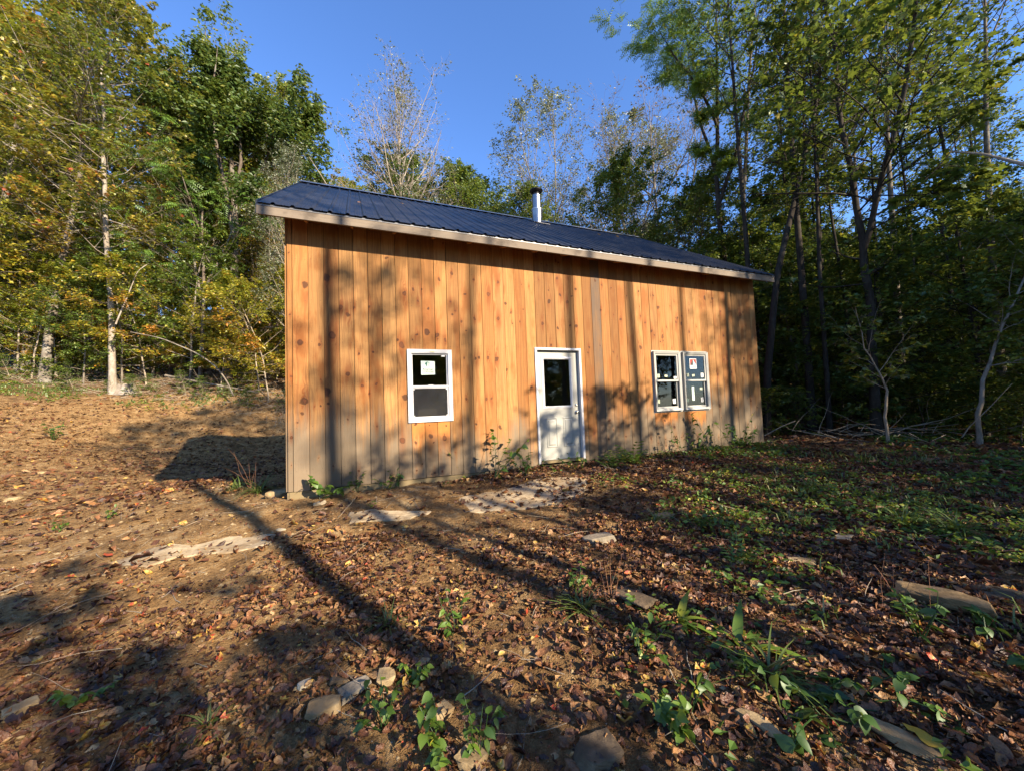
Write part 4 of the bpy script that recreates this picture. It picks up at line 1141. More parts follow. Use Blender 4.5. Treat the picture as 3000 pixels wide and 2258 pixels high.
def sun_side(k, n, sg, s, i=[0]):
    i[0] += 1
    x, y = n * .656 + sg * .755, n * .755 - sg * .656
    plant_tree(PR[k], x, y, 'one of the trees standing behind the camera whose shade crosses the clearing', G8, s=s, rz=i[0] * 1.7, name='forest_tree', tilt=(0, 0) if k == 'tall' else None)
for a in [('tall', 1.5, 7.5, .95), ('tall', 2.5, 8.6, .95), ('tall', 3.25, 12.5, .7), ('tall', 9.85, 8.0, .8),
          ('sap_c', -1.3, 9.5, .85), ('green_a', -3.2, 11.5, .55), ('sap_b', -.4, 7.0, 1.1), ('sap_b', -2.2, 6.4, 1.1), ('sap_c', .2, 10.0, .85),
          ('sap_b', .2, 7.2, 1.15), ('pole', 2.85, 5.6, .95), ('sap_c', 5.1, 6.8, .72), ('sap_c', 7.0, 6.6, .65), ('slim', 4.1, 14.0, 1.45), ('slim', 5.9, 15.0, 1.5), ('slim', 7.6, 15.0, 1.45), ('slim', 8.6, 13.5, 1.3), ('pole', 3.55, 6.5, 1.0), ('pole', 4.5, 5.6, .9), ('pole', 5.6, 6.2, 1.0), ('pole', 6.6, 5.6, .95), ('pole', 7.7, 6.4, 1.0), ('sap_b', 7.9, 8.6, .9), ('sap_b', 9.2, 6.6, .8),
          ('green_b', 9.4, 17.0, .60), ('poplar_b', 10.6, 15.0, .62), ('green_b', 12.4, 15.0, .85), ('bare', 4.4, 17.0, .55),
          ('tall', 13.6, 13.0, .9), ('tall', 16.6, 12.7, 1.0), ('poplar_b', 13.7, 18.5, .8), ('green_b', 19.5, 17.3, 1.0), ('green_b', 23.4, 14.8, 1.1), ('green_a', 15.4, 23, 1.0), ('dark_a', 24, 20.8, 1.2),
          ('green_b', -5.5, 9.0, .7), ('green_a', -8, 12, .8)]:
    sun_side(*a)
for i in range(16):
    sun_side('dark_b', -7 + i * 1.25, 17.5 + (i * 37 % 5) * .8, .55)
for i in range(14):
    sun_side(['dark_a', 'green_a'][i % 2], -12 + i * 2.1, 31 + (i * 53 % 7) * 1.2, .9)


# ------------------------------------------------------------------ litter, stones, low plants
LIT = [(0, (.026, .012, .009)), (.28, (.072, .033, .021)), (.52, (.165, .066, .028)), (.74, (.29, .135, .050)), (.90, (.42, .27, .12)), (.94, (.50, .36, .06)), (1, (.36, .05, .025))]
def litter_material():
    t = NT('dry_fallen_leaves'); P = t.n('NewGeometry').outputs['Position']
    f = t.math('ADD', t.attr('tint').outputs['Fac'], t.math('MULTIPLY', t.math('SUBTRACT', t.noise(P, 28, 4, .65), .5), .42), None, True)
    c = t.ramp(f, LIT); c = t.mix(t.mapr(t.noise(P, 90, 3, .6), .42, .7, 0, .55), c, (.07, .036, .02))
    df = t.n('BsdfDiffuse'); t.set(df.inputs[0], c); nb = t.bump(t.noise(P, 55, 3, .6), .8, .012); t.set(df.inputs[3 - 1], nb)
    tl = t.n('BsdfTranslucent'); t.set(tl.inputs[0], c); gl = t.n('BsdfGlossy'); gl.inputs['Roughness'].default_value = .42; t.set(gl.inputs['Normal'], nb)
    a = t.n('MixShader'); a.inputs[0].default_value = .14; t.t.links.new(df.outputs[0], a.inputs[1]); t.t.links.new(tl.outputs[0], a.inputs[2])
    b = t.n('MixShader'); b.inputs[0].default_value = .035; t.t.links.new(a.outputs[0], b.inputs[1]); t.t.links.new(gl.outputs[0], b.inputs[2])
    t.t.links.new(b.outputs[0], t.out.inputs[0]); return t.m
M_LITTER = litter_material()
M_HERB = leaf_material('low_plant_leaves', [(0, (.022, .060, .010)), (.5, (.060, .125, .014)), (.85, (.14, .22, .020)), (1, (.34, .30, .03))], .38, .04)
M_GRASS = leaf_material('grass_blades', [(0, (.045, .085, .014)), (.6, (.12, .17, .03)), (1, (.33, .27, .10))], .35, .05)
M_TWIG = BM['twig']
def crumple(seed, kind='oval', ns=5, amp=1.35):
    """a curled dead leaf: ns stations x 3 points"""
    q = rng(seed); V = []; T = []
    curl, bend, tw = q.uniform(-1.2, 2.2) * amp, q.uniform(-1.0, 1.2) * amp, q.normal(0, .5) * amp
    for i in range(ns):
        y = i / (ns - 1)
        w = .27 * math.sin(math.pi * min(1, y * .92 + .06)) ** .8
        if kind == 'lobed': w *= 1.45 if i % 2 else .62
        if i == ns - 1: w = .01
        for s in (-1, 0, 1):
            x = s * w * (1 + q.normal(0, .12))
            z = curl * x * x * 1.6 + bend * (y - .5) ** 2 * .6 + tw * x * (y - .5) + q.normal(0, .03) * amp
            V.append((x, y - .5, z))
    for i in range(ns - 1):
        for s in (0, 1):
            a = i * 3 + s; T += [(a, a + 1, a + 4), (a, a + 4, a + 3)]
    return np.array(V), T
CR5 = [crumple(100 + i, 'oval' if i % 3 else 'lobed', 5) for i in range(10)]
CR3 = [crumple(200 + i, 'oval', 3) for i in range(6)]
def clay_left(x, y):
    """0 on the bare clay left, 1 in the leafy right"""
    e = .24 * x + 1.2 * (vnoise(x * .5 + 9, y * .5) + .5) + .35 * (vnoise(x * 1.7, y * 1.7) + .5)
    return np.clip((e - .15) / 1.0, 0, 1)
def in_cabin(x, y, m=0.):
    u = (x - CORNER[0]) * CU[0] + (y - CORNER[1]) * CU[1]; v = (x - CORNER[0]) * CI[0] + (y - CORNER[1]) * CI[1]
    return (u > -m) & (u < L + m) & (v > -m) & (v < DEP + m)
def sector(q, n, r0, r1, cone=56):
    a = np.radians(q.uniform(-cone, cone, n)); r = np.sqrt(q.uniform(r0 * r0, r1 * r1, n))
    return r * np.sin(a), r * np.cos(a)
def litter(name, seed, n, r0, r1, tmpls, size, lift):
    q = rng(seed); x, y = sector(q, n, r0, r1)
    cl = clay_left(x, y)
    band = np.clip((vnoise(x * 1.1 + 20, y * 1.1) + .5) * 1.2, 0, 1)
    slab_ = ((x > -6) & (x < 2) & (y > 4.3) & (y < 6.3))
    keep = q.random(n) < np.clip(.04 + (.42 if r0 > 9 else 0) + .26 * band ** 2 + .66 * cl * (.55 + .6 * band) - (.25 * slab_), .05, 1)
    keep &= ~in_cabin(x, y, .03)
    x, y = x[keep], y[keep]; n = len(x); z = height(x, y)
    Vs, Ts, tn = [], [], []; off = 0
    which = q.integers(0, len(tmpls), n)
    base = np.clip(q.beta(1.6, 1.9, n) + .10 * (vnoise(x * .8, y * .8)), 0, .93)
    sp = q.random(n); base[sp < .018] = .96; base[sp > .992] = 1.
    for k, (V0, T0) in enumerate(tmpls):
        s = which == k; m_ = int(s.sum())
        if not m_: continue
        C = np.stack([x[s], y[s], z[s] + q.uniform(.002, lift, m_)], 1)
        D = np.concatenate([q.normal(0, 1, (m_, 2)), np.zeros((m_, 1))], 1)
        small = q.random(m_) ** 2.4 * 1.25 + .24
        # per-leaf size via a second call is avoided: scale verts afterwards
        v, T, t_ = leaves(q, C, D, size, (V0, T0), .80, base[s], 0.)
        v = v.reshape(m_, -1, 3); v = C[:, None] + (v - C[:, None]) * small[:, None, None]
        Vs.append(v.reshape(-1, 3)); Ts.append(T + off); tn.append(t_); off += len(Vs[-1])
    me = mesh_from(name, np.concatenate(Vs), None, np.concatenate(Ts), M_LITTER, {'tint': np.concatenate(tn)}, smooth=True)
    return link(name, me)
for nm, args in (('near', (1, 85000, .7, 4.6, CR5, .052, .024)), ('mid', (2, 120000, 4.4, 10, CR3, .068, .03)), ('far', (3, 130000, 9.5, 30, [T_OV], .13, .05))):
    o = litter('fallen_leaves', *args); tag(o, 'brown and rust fallen leaves lying over the ground', 'fallen leaves', None, 'stuff')

# the large nearest leaves one by one
q = rng(77); cnt = 0
variants = []
for i in range(18):
    V0, T0 = crumple(300 + i, 'lobed' if i % 3 == 0 else 'oval', 7, .8)
    tint = [.1, .3, .45, .55, .62, .7, .78, .84, .2, .5, .66, .74, .4, .6, .35, .95, .58, 1.][i]
    variants.append(mesh_from('fallen_leaf', V0, None, T0, M_LITTER, {'tint': np.full(len(T0), tint)}, smooth=True))
while cnt < 290:
    x, y = sector(q, 1, 1.3, 5.2); x, y = float(x[0]), float(y[0])
    if in_cabin(np.array([x]), np.array([y]), .1)[0] or q.random() > .3 + .7 * float(clay_left(np.array([x]), np.array([y]))[0]): continue
    o = link('fallen_leaf', variants[int(q.integers(0, 18 if q.random() < .25 else 15))], GROUND, (x, y, hz(x, y) + q.uniform(.012, .035)), (q.normal(0, .25), q.normal(0, .25), q.uniform(0, 6.28)), float(q.uniform(.06, .11)))
    cnt += 1

def rock(seed, sx, sy, sz, mat, name='stone', nplanes=11, sub=14, rough=.02):
    """angular convex stone cut by random planes"""
    q = rng(seed); n = unit(q.normal(0, 1, (nplanes, 3))); n = np.concatenate([n, [[0, 0, 1], [0, 0, -1.], [1, 0, .1], [-1, 0, 0.1], [0, 1, .1], [0, -1, .1]]]); n = unit(n)
    dd = np.concatenate([q.uniform(.82, 1.1, nplanes), [.62, .62, .95, .95, .95, .95]])
    V, Q_ = [], []
    for ax in range(3):
        for s in (-1, 1):
            g = np.linspace(-1, 1, sub + 1); A, B = np.meshgrid(g, g)
            P = np.zeros((sub + 1, sub + 1, 3)); P[..., ax] = s; P[..., (ax + 1) % 3] = A * s; P[..., (ax + 2) % 3] = B
            b = len(V) * (sub + 1) ** 2
            V.append(P.reshape(-1, 3)); i = np.arange(sub)[:, None] * (sub + 1) + np.arange(sub)[None]
            Q_.append(np.stack([i, i + 1, i + sub + 2, i + sub + 1], -1).reshape(-1, 4) + b)
    V = unit(np.concatenate(V)); dot = np.maximum(V @ n.T, 1e-3)
    r = (dd / dot).min(1); V = V * r[:, None]
    V *= 1 + rough * np.sin(V[:, :1] * 9 + seed) * np.cos(V[:, 1:2] * 11) + rough * .6 * np.sin(V[:, 2:3] * 23 + V[:, :1] * 17)
    return mesh_from(name, V * np.array([sx, sy, sz]), np.concatenate(Q_), None, mat)
def stone_mat(name, a, b, c):
    t = NT(name); tc = t.n('NewGeometry').outputs['Position']
    f = t.noise(tc, 14, 6, .65); g2 = t.noise(tc, 60, 4, .6); h = t.noise(tc, 4, 3)
    col = t.mix(t.mapr(f, .35, .65), a, b); col = t.mix(t.mapr(h, .5, .62, 0, .7, True), col, c)
    t.princ(col, .9, 0, t.bump(t.math('ADD', f, t.math('MULTIPLY', g2, .5)), .6, .012), .2); return t.m
M_ST_TAN = stone_mat('tan_sandstone', (.22, .155, .075), (.36, .265, .14), (.15, .10, .05))
M_ST_BROWN = stone_mat('brown_sandstone', (.15, .10, .045), (.26, .175, .085), (.09, .06, .03))
M_ST_GREY = stone_mat('grey_sandstone', (.19, .155, .105), (.30, .25, .175), (.12, .10, .07))
M_ST_PALE = stone_mat('pale_sandstone', (.34, .28, .18), (.46, .39, .27), (.26, .20, .12))
M_ST_DARK = stone_mat('dark_stone', (.085, .060, .036), (.16, .115, .068), (.05, .038, .022))
STN = [  # photo pixel of the centre, half sizes, turn, lift, material, label
 (2755, 1775, .24, .085, .07, -.80, .07, M_ST_BROWN, 'long angular brown rock slab tilted among the plants on the right'),
 (2945, 1748, .14, .08, .04, -.4, .0, M_ST_DARK, 'dark low stone at the right edge beyond the long brown rock'),
 (949, 2083, .085, .062, .03, .3, .025, M_ST_TAN, 'yellowish flat stone, nearest of the cluster of flat stones in the foreground leaves'),
 (1040, 2026, .085, .055, .022, .7, .02, M_ST_GREY, 'pale grey flat stone in the middle of the foreground stone cluster'),
 (1133, 1996, .055, .065, .028, .2, .03, M_ST_TAN, 'upright rounded tan stone, rightmost of the foreground stone cluster'),
 (1003, 2000, .065, .035, .02, .3, .014, M_ST_DARK, 'brown flat stone half buried behind the pale grey flat stone'),
 (1295, 2096, .06, .045, .03, .9, .015, M_ST_TAN, 'tan stone half covered by leaves right of the foreground stone cluster'),
 (895, 2014, .040, .028, .018, .9, .02, M_ST_PALE, 'small pale stone left of the foreground stone cluster'),
 (2226, 2137, .105, .032, .028, -1.05, .03, M_ST_TAN, 'narrow wedge of tan stone standing in the leaves near the bottom edge'),
 (2655, 2187, .13, .05, .03, -.75, .03, M_ST_TAN, 'flat tan stone beside the yellow leaf near the bottom right corner'),
 (1751, 2225, .11, .09, .05, .3, .02, M_ST_DARK, 'dark rounded boulder half buried at the bottom edge'),
 (1751, 1584, .16, .10, .05, .1, .02, M_ST_GREY, 'grey flat stone lying alone in front of the door area'),
 (1835, 1745, .09, .26, .022, .45, .012, M_ST_DARK, 'flat brown slab of stone under the dry grass stalks in the foreground'),
 (814, 1450, .15, .10, .075, .2, .03, M_ST_TAN, 'white rock at the left front corner of the cabin'),
 (936, 1477, .075, .045, .03, .2, .015, M_ST_PALE, 'small pale stone in front of the broad-leaved plant'),
 (41, 1465, .12, .09, .07, .2, .03, M_ST_TAN, 'tan round stone at the left edge of the dirt yard'),
 (122, 1387, .14, .09, .07, .5, .03, M_ST_TAN, 'tan stone up the slope near the left edge'),
 (824, 1555, .05, .03, .02, .1, .012, M_ST_PALE, 'small white stone at the right end of the long pale rock sheet'),
 (1947, 1516, .12, .06, .04, .3, .02, M_ST_TAN, 'flat tan stone on the leaves in front of the double window'),
 (2469, 1584, .13, .07, .04, .6, .02, M_ST_GREY, 'grey stone among the weeds right of the cabin'),
 (2347, 1650, .11, .04, .03, -.4, .02, M_ST_TAN, 'pointed tan stone lit among the weeds right of centre'),
 (61, 2086, .07, .045, .03, 1.0, .02, M_ST_TAN, 'tan flat stone near the left edge of the foreground'),
 (1385, 2230, .08, .06, .03, 1.0, .02, M_ST_TAN, 'clod of tan stone at the bottom edge left of the rounded boulder'),
]
for i, (px, py, a, b_, c, rz, lift, mt, lab) in enumerate(STN):
    g = ground_at(px, py)
    o = link('stone', rock(400 + i, a, b_, c, mt), None, (g[0], g[1], g[2] + lift * .6 + .012), (random.Random(i).gauss(0, .08), random.Random(i + 50).gauss(0, .08), rz))
    tag(o, lab, 'stone')
# flat sheets of pale rock showing through the soil
def sheet(px_poly, mt, lab, seed):
    P = np.array([ground_at(*p)[:2] for p in px_poly]); c = P.mean(0)
    q = rng(seed); n = len(P); pts = []
    for i in range(n):
        a, b_ = P[i], P[(i + 1) % n]; m_ = max(2, int(np.linalg.norm(b_ - a) / .10))
        for k in range(m_): pts.append(a + (b_ - a) * k / m_ + q.normal(0, .018, 2))
    pts = np.array(pts); rings = [1., .93, .7, .35]; V, Qd, T = [], [], []
    N = len(pts)
    for ri, f in enumerate(rings):
        w = c + (pts - c) * f
        z = height(w[:, 0], w[:, 1]) + (-.015 if ri == 0 else .012 + .020 * vnoise(w[:, 0] * 2.1 + 4, w[:, 1] * 2.1))
        V.append(np.concatenate([w, z[:, None]], 1))
    V.append(np.array([[c[0], c[1], float(height(c[:1], c[1:])[0]) + .016]]))
    for ri in range(len(rings) - 1):
        for k in range(N): Qd.append((ri * N + k, ri * N + (k + 1) % N, (ri + 1) * N + (k + 1) % N, (ri + 1) * N + k))
    for k in range(N): T.append(((len(rings) - 1) * N + k, (len(rings) - 1) * N + (k + 1) % N, len(rings) * N))
    o = link('rock_sheet', mesh_from('rock_sheet', np.concatenate(V), Qd, T, mt)); tag(o, lab, 'flat rock')
M_SHEET = stone_mat('flat_pale_rock', (.27, .205, .12), (.38, .30, .19), (.20, .135, .07))
sheet([(305, 1652), (420, 1610), (560, 1602), (680, 1572), (812, 1562), (800, 1592), (640, 1622), (520, 1632), (420, 1664)], M_SHEET, 'long pale rock sheet showing in the dirt left of the cabin corner', 1)
sheet([(1018, 1502), (1110, 1496), (1270, 1494), (1255, 1508), (1140, 1530), (1022, 1536)], M_SHEET, 'narrow pale rock sheet below the single window', 2)
sheet([(1332, 1455), (1440, 1448), (1520, 1420), (1640, 1396), (1724, 1398), (1722, 1440), (1640, 1478), (1500, 1494), (1370, 1500)], M_SHEET, 'wide pale rock sheet in front of the door', 3)
# pebbles
def pebbles():
    q = rng(9); x1, y1 = sector(q, 3200, 1.2, 9); x2, y2 = sector(q, 4500, 9, 27, 54); x, y = np.concatenate([x1, x2]), np.concatenate([y1, y2])
    keep = (q.random(len(x)) < 1.05 - clay_left(x, y) * .85) & ~in_cabin(x, y, .02) & ((height(x, y) < 2.7))
    x, y = x[keep], y[keep]; n = len(x); z = height(x, y)
    O = np.array([(1, 0, 0), (.2, .9, 0), (-.9, .3, 0), (-.3, -.9, 0), (.7, -.6, 0), (0, 0, .6), (0, 0, -.5)])
    F = [(0, 1, 5), (1, 2, 5), (2, 3, 5), (3, 4, 5), (4, 0, 5)]
    s = (.006 + .022 * q.random(n) ** 3) * (1 + np.hypot(x, y) * .05)
    V = np.stack([x, y, z], 1)[:, None] + (O[None] * q.uniform(.7, 1.3, (n, 7, 3))) * s[:, None, None] * np.array([1, 1, .7])
    T = (np.array(F)[None] + (np.arange(n) * 7)[:, None, None]).reshape(-1, 3)
    me = mesh_from('pebbles', V.reshape(-1, 3), None, T, M_ST_TAN); tag(link('pebbles', me), 'small pale pebbles scattered in the clay', 'pebbles', None, 'stuff')
pebbles()
# twigs lying about
def twigs(name, seed, n, region, lmin, lmax, r, label, lift=.02, tiltz=.05):
    q = rng(seed); x, y = region(q, n); keep = ~in_cabin(x, y, .2); x, y = x[keep], y[keep]; n = len(x)
    B = np.stack([x, y, height(x, y) + lift], 1); D = np.concatenate([q.normal(0, 1, (n, 2)), q.normal(0, tiltz, (n, 1))], 1)
    P = grow(q, B, D, q.uniform(lmin, lmax, n), 6, .12, 0); P[:, :, 2] = np.maximum(P[:, :, 2], height(P[:, :, 0], P[:, :, 1]) + .006)
    V, Qd = tubes(P, np.repeat(q.uniform(.4, 1, n)[:, None] * r, 6, 1) * np.linspace(1, .4, 6)[None], 4)
    return tag(link(name, mesh_from(name, V, Qd, None, M_TWIG)), label, 'twigs', None, 'stuff')
twigs('twigs', 21, 420, lambda q, n: sector(q, n, 1.2, 9), .12, .5, .0035, 'thin dry twigs scattered over the leaves')
twigs('twigs', 22, 900, lambda q, n: (q.uniform(-28, -6, n), q.uniform(20.5, 24.5, n)), .4, 1.8, .012, 'dry sticks littering the crest of the bank', .08, .25)
bp = twigs('brush_pile', 23, 60, lambda q, n: (q.normal(10.0, 1.1, n), q.normal(10.2, .35, n)), .7, 2.0, .013, None, .18, .35)
tag(bp, 'tangle of grey dead branches at the edge of the dark woods right of the cabin')
bp = twigs('brush_pile', 24, 70, lambda q, n: (q.normal(-12.2, 1.4, n), q.normal(22.0, .4, n)), .7, 2.0, .014, None, .2, .35)
tag(bp, 'heap of thin brush beside the left cabin corner on the bank')

# low plants ---------------------------------------------------------------
def blade_leaf(n=6, w=.20, arch=.35, fold=.25):
    V, T = [], []
    for i in range(n):
        y = i / (n - 1); ww = w * math.sin(math.pi * min(1, .12 + .88 * y) ** .8) if i < n - 1 else .005
        for s in (-1, 0, 1): V.append((s * ww, y, fold * abs(s) * ww - arch * y * y))
    for i in range(n - 1):
        for s in (0, 1):
            a = i * 3 + s; T += [(a, a + 1, a + 4), (a, a + 4, a + 3)]
    return np.array(V), T
T_HEART = blade_leaf(6, .38, .30, .22); T_LONG = blade_leaf(7, .10, .55, .3); T_OVB = blade_leaf(5, .27, .22, .25); T_GRASS = blade_leaf(5, .022, .55, .3)
def low_plant(seed, kind):
    q = rng(seed)
    parts = []
    if kind == 'broad': n, sz, tm, h0, sp, mt, tn = 44, .088, T_HEART, .22, .14, M_HERB, .62
    elif kind == 'herb': n, sz, tm, h0, sp, mt, tn = 34, .065, T_OVB, .22, .11, M_HERB, .5
    elif kind == 'vine': n, sz, tm, h0, sp, mt, tn = 70, .06, T_HEART, .12, .26, M_HERB, .3
    elif kind == 'dock': n, sz, tm, h0, sp, mt, tn = 12, .22, T_LONG, .02, .02, M_HERB, .75
    elif kind == 'grass': n, sz, tm, h0, sp, mt, tn = 60, .22, T_GRASS, .0, .025, M_GRASS, .45
    elif kind == 'tall': n, sz, tm, h0, sp, mt, tn = 54, .075, T_OVB, .48, .15, M_HERB, .55
    elif kind == 'fern': n, sz, tm, h0, sp, mt, tn = 13, .34, T_PIN, .05, .05, M_HERB, .55
    V, Qd = [], []
    if kind in ('dock', 'grass', 'fern'):
        C = np.concatenate([q.normal(0, sp, (n, 2)), np.full((n, 1), .0)], 1)
        a = q.uniform(0, 6.28, n); el = q.uniform(.5, 1.35, n)
        D = np.stack([np.cos(a) * np.cos(el), np.sin(a) * np.cos(el), np.sin(el)], 1)
        A = D; up_ = np.array([0, 0, 1.]); X = unit(np.cross(A, up_)); N = np.cross(X, A)
        s = sz * q.uniform(.6, 1.25, n); V0 = np.asarray(tm[0])
        LV = C[:, None] + s[:, None, None] * (X[:, None] * V0[None, :, 0:1] + A[:, None] * V0[None, :, 1:2] + N[:, None] * V0[None, :, 2:3])
        # bend tips down in world space
        LV[:, :, 2] -= (s[:, None] * .25) * V0[None, :, 1] ** 2 * q.uniform(.2, 1.4, n)[:, None]
        T = (np.asarray(tm[1])[None] + (np.arange(n) * len(V0))[:, None, None]).reshape(-1, 3)
        tt = np.repeat(np.clip(q.normal(tn, .15, n), 0, 1), len(tm[1]))
        return mesh_from('leaves', LV.reshape(-1, 3), None, T, mt, {'tint': tt}, smooth=True), None
    ns = {'broad': 4, 'herb': 6, 'vine': 9, 'tall': 5}[kind]
    B = np.concatenate([q.normal(0, sp * .15, (ns, 2)), np.zeros((ns, 1))], 1)
    D = np.concatenate([q.normal(0, sp * 3.2, (ns, 2)), np.full((ns, 1), .8)], 1)
    P = grow(q, B, D, np.full(ns, math.hypot(h0, sp) * 1.2) * q.uniform(.7, 1.2, ns), 6, .10, .02 if kind != 'vine' else -.25)
    if kind == 'vine': P[:, :, 2] = np.clip(P[:, :, 2], .01, .14)
    Rr = np.full((ns, 6), .003) * np.linspace(1.3, .6, 6)[None]
    sv, sq = tubes(P, Rr, 5)
    idx = q.integers(0, ns, n); tt = q.uniform(.3, 1, n); c, d, _ = sample(P, Rr, idx, tt)
    off = q.normal(0, 1, (n, 3)) * [1, 1, .2]; off = unit(off) * sz * .3
    v, T, t_ = leaves(q, c + off * .3, off, sz, tm, .85, np.clip(q.normal(tn, .16, n), 0, 1), .12)
    return mesh_from('leaves', v, None, T, mt, {'tint': t_}, smooth=True), mesh_from('stem', sv, sq, None, M_HERB)
LP = {k: [low_plant(500 + i * 10 + j, k) for j in range(2)] for i, k in enumerate(('broad', 'herb', 'vine', 'dock', 'grass', 'tall', 'fern'))}
def put(kind, px, py, s, label, cat='plant', group=None, j=None):
    global _counter; _counter += 1
    g = ground_at(px, py); lv, stm = LP[kind][_counter % 2 if j is None else j]
    r_ = empty({'grass': 'grass_tuft', 'fern': 'fern'}.get(kind, 'wild_plant'), (g[0], g[1], g[2] - .004), _counter * 1.3); tag(r_, label, cat, group)
    link('leaves', lv, r_, scale=s)
    if stm: link('stem', stm, r_, scale=s)
for a in [
 ('broad', 945, 1462, 1.15, 'broad-leaved green plant at the foot of the wall near the left cabin corner'),
 ('herb', 1045, 1440, 1.0, 'sprawling weed against the wall right of the broad-leaved plant'),
 ('herb', 1150, 1432, 1.1, 'low weed below the left edge of the single window'),
 ('tall', 1350, 1398, .95, 'leafy weed below and right of the single window'),
 ('tall', 1450, 1405, 1.35, 'largest bright green weed at the wall between the single window and the door'),
 ('herb', 1540, 1392, 1.3, 'weed beside the left side of the door'),
 ('herb', 1690, 1375, 1.1, 'dark weed under the door sill'),
 ('fern', 1790, 1368, 1.1, 'spreading fern-like weed against the wall right of the door'),
 ('fern', 1860, 1358, 1.3, 'larger fern-like weed left of the double window'),
 ('tall', 2010, 1335, 1.0, 'weed growing under the double window'),
 ('tall', 2090, 1325, 1.5, 'tall bushy weed below the right half of the double window'),
 ('tall', 2150, 1322, 1.3, 'dark bushy weed against the right end of the wall'),
 ('broad', 2190, 1310, 1.0, 'round-leaved weed next to the right cabin corner'),
 ('grass', 760, 1440, 1.7, 'dry grass clump in the shade left of the cabin corner', 'grass'),
 ('grass', 700, 1430, 1.3, 'smaller grass clump left of the dry grass clump', 'grass'),
 ('broad', 1968, 2160, .62, 'large broad-leaved green plant at the bottom edge right of centre'),
 ('herb', 2010, 2100, .9, 'small leafy plant just behind the large broad-leaved plant'),
 ('dock', 1995, 1830, 1.1, 'light green plant with long upright strap leaves in the foreground'),
 ('dock', 2180, 1905, 1.15, 'plant with long arching strap leaves right of the light green one'),
 ('grass', 2250, 1990, 1.2, 'dark arching grass tuft nearer than the strap-leaved plants', 'grass'),
 ('grass', 1700, 1790, 1.1, 'green grass tuft beside the reddish stalks', 'grass'),
 ('herb', 1690, 1735, .7, 'small bright weed at the left of the reddish stalks'),
 ('herb', 1880, 1925, .8, 'grey-green low herb in the middle of the leaf litter'),
 ('grass', 1133, 1830, .75, 'bright green grass tuft on the left of the trunk shadow', 'grass'),
 ('herb', 1329, 1858, .85, 'small green plant in the trunk shadow near the centre'),
 ('herb', 1118, 2140, .8, 'patch of small clover-like leaves right of the stone cluster'),
 ('broad', 1222, 2015, .45, 'single seedling with two leaves above the stone cluster'),
 ('herb', 1400, 2225, .8, 'small leafy plant near the bottom edge left of centre'),
 ('broad', 1280, 2180, .6, 'seedling with round leaves right of the clover-like patch'),
 ('vine', 2429, 2100, 1.1, 'creeping vine with heart-shaped leaves in the lower right shade'),
 ('vine', 2560, 2040, 1.0, 'creeping vine further right in the lower right shade'),
 ('vine', 2330, 2060, .9, 'creeping vine left end near the narrow tan stone'),
 ('herb', 2110, 1575, 1.0, 'sunlit patch of low weeds in front of the double window'),
 ('herb', 2050, 1560, .9, 'sunlit weed left of the patch in front of the double window'),
 ('fern', 2160, 1650, .7, 'feathery weed in the middle distance right of centre'),
 ('grass', 1920, 1530, .9, 'grass tuft beside the flat tan stone', 'grass'),
 ('vine', 2900, 1900, 1.1, 'ground vine near the right edge beyond the long brown rock'),
 ('herb', 2700, 1880, 1.0, 'sunlit weed in front of the long brown rock'),
 ('grass', 2800, 1560, 1.6, 'tall sunlit grass near the right edge', 'grass'),
 ('grass', 2650, 1540, 1.5, 'sunlit grass left of the tallest grass on the right', 'grass'),
 ('tall', 2850, 1460, .9, 'shaded leafy weed at the right edge below the woods'),
 ('herb', 170, 1560, .7, 'small pale green weed in the dirt track on the left'),
 ('herb', 320, 1520, .7, 'tiny green weed in the dirt right of the track'),
 ('herb', 160, 1290, 2.6, 'dark green weed patch on the dirt slope at the left'),
 ('broad', 215, 2080, .5, 'small round-leaved seedling in the lower left leaves'),
 ('grass', 610, 2130, .6, 'thin green grass blades in the lower left leaf litter', 'grass'),
 ]: put(*a)
# reddish dry stalks
def stalks(px, py, n, h, label, seed):
    q = rng(seed); g = ground_at(px, py)
    B = np.concatenate([q.normal(0, .05, (n, 2)), np.zeros((n, 1))], 1); D = np.concatenate([q.normal(0, .35, (n, 2)), np.ones((n, 1))], 1)
    P = grow(q, B, D, q.uniform(.6, 1.1, n) * h, 8, .06, -.02)
    V, Qd = tubes(P, np.full((n, 8), .0016) * np.linspace(1.2, .5, 8)[None], 4)
    o = link('dry_stalks', mesh_from('dry_stalks', V, Qd, None, simple('reddish_stalk', (.26, .12, .06), .8)), None, g); tag(o, label, 'dry stalks')
stalks(1790, 1760, 8, .34, 'cluster of reddish dry grass stalks in the foreground', 1)
stalks(740, 1440, 12, .75, 'thin dry stalks arching in the shade left of the cabin', 2)
stalks(2620, 1790, 6, .40, 'dry stalks leaning over the long brown rock', 3)
# uncountable low growth
def cover(name, seed, n, tm, size, mt, tmean, region, dens, label, hmax=.12, flat=.8, up=.15):
    q = rng(seed); x, y = region(q, n); keep = (q.random(n) < dens(x, y)) & ~in_cabin(x, y, .02); x, y = x[keep], y[keep]
    k = 7; n = len(x)
    xx = np.repeat(x, k) + q.normal(0, .055, n * k); yy_ = np.repeat(y, k) + q.normal(0, .055, n * k)
    hh = np.repeat(q.uniform(.3, 1, n) * hmax, k) * q.uniform(.15, 1, n * k)
    C = np.stack([xx, yy_, height(xx, yy_) + hh], 1); D = np.concatenate([q.normal(0, 1, (n * k, 2)), np.full((n * k, 1), up)], 1)
    tt = np.clip(np.repeat(q.normal(tmean, .2, n), k) + q.normal(0, .1, n * k), 0, 1)
    v, T, t_ = leaves(q, C, D, size, tm, flat, tt, -up)
    tag(link(name, mesh_from(name, v, None, T, mt, {'tint': t_})), label, 'ground cover', None, 'stuff')
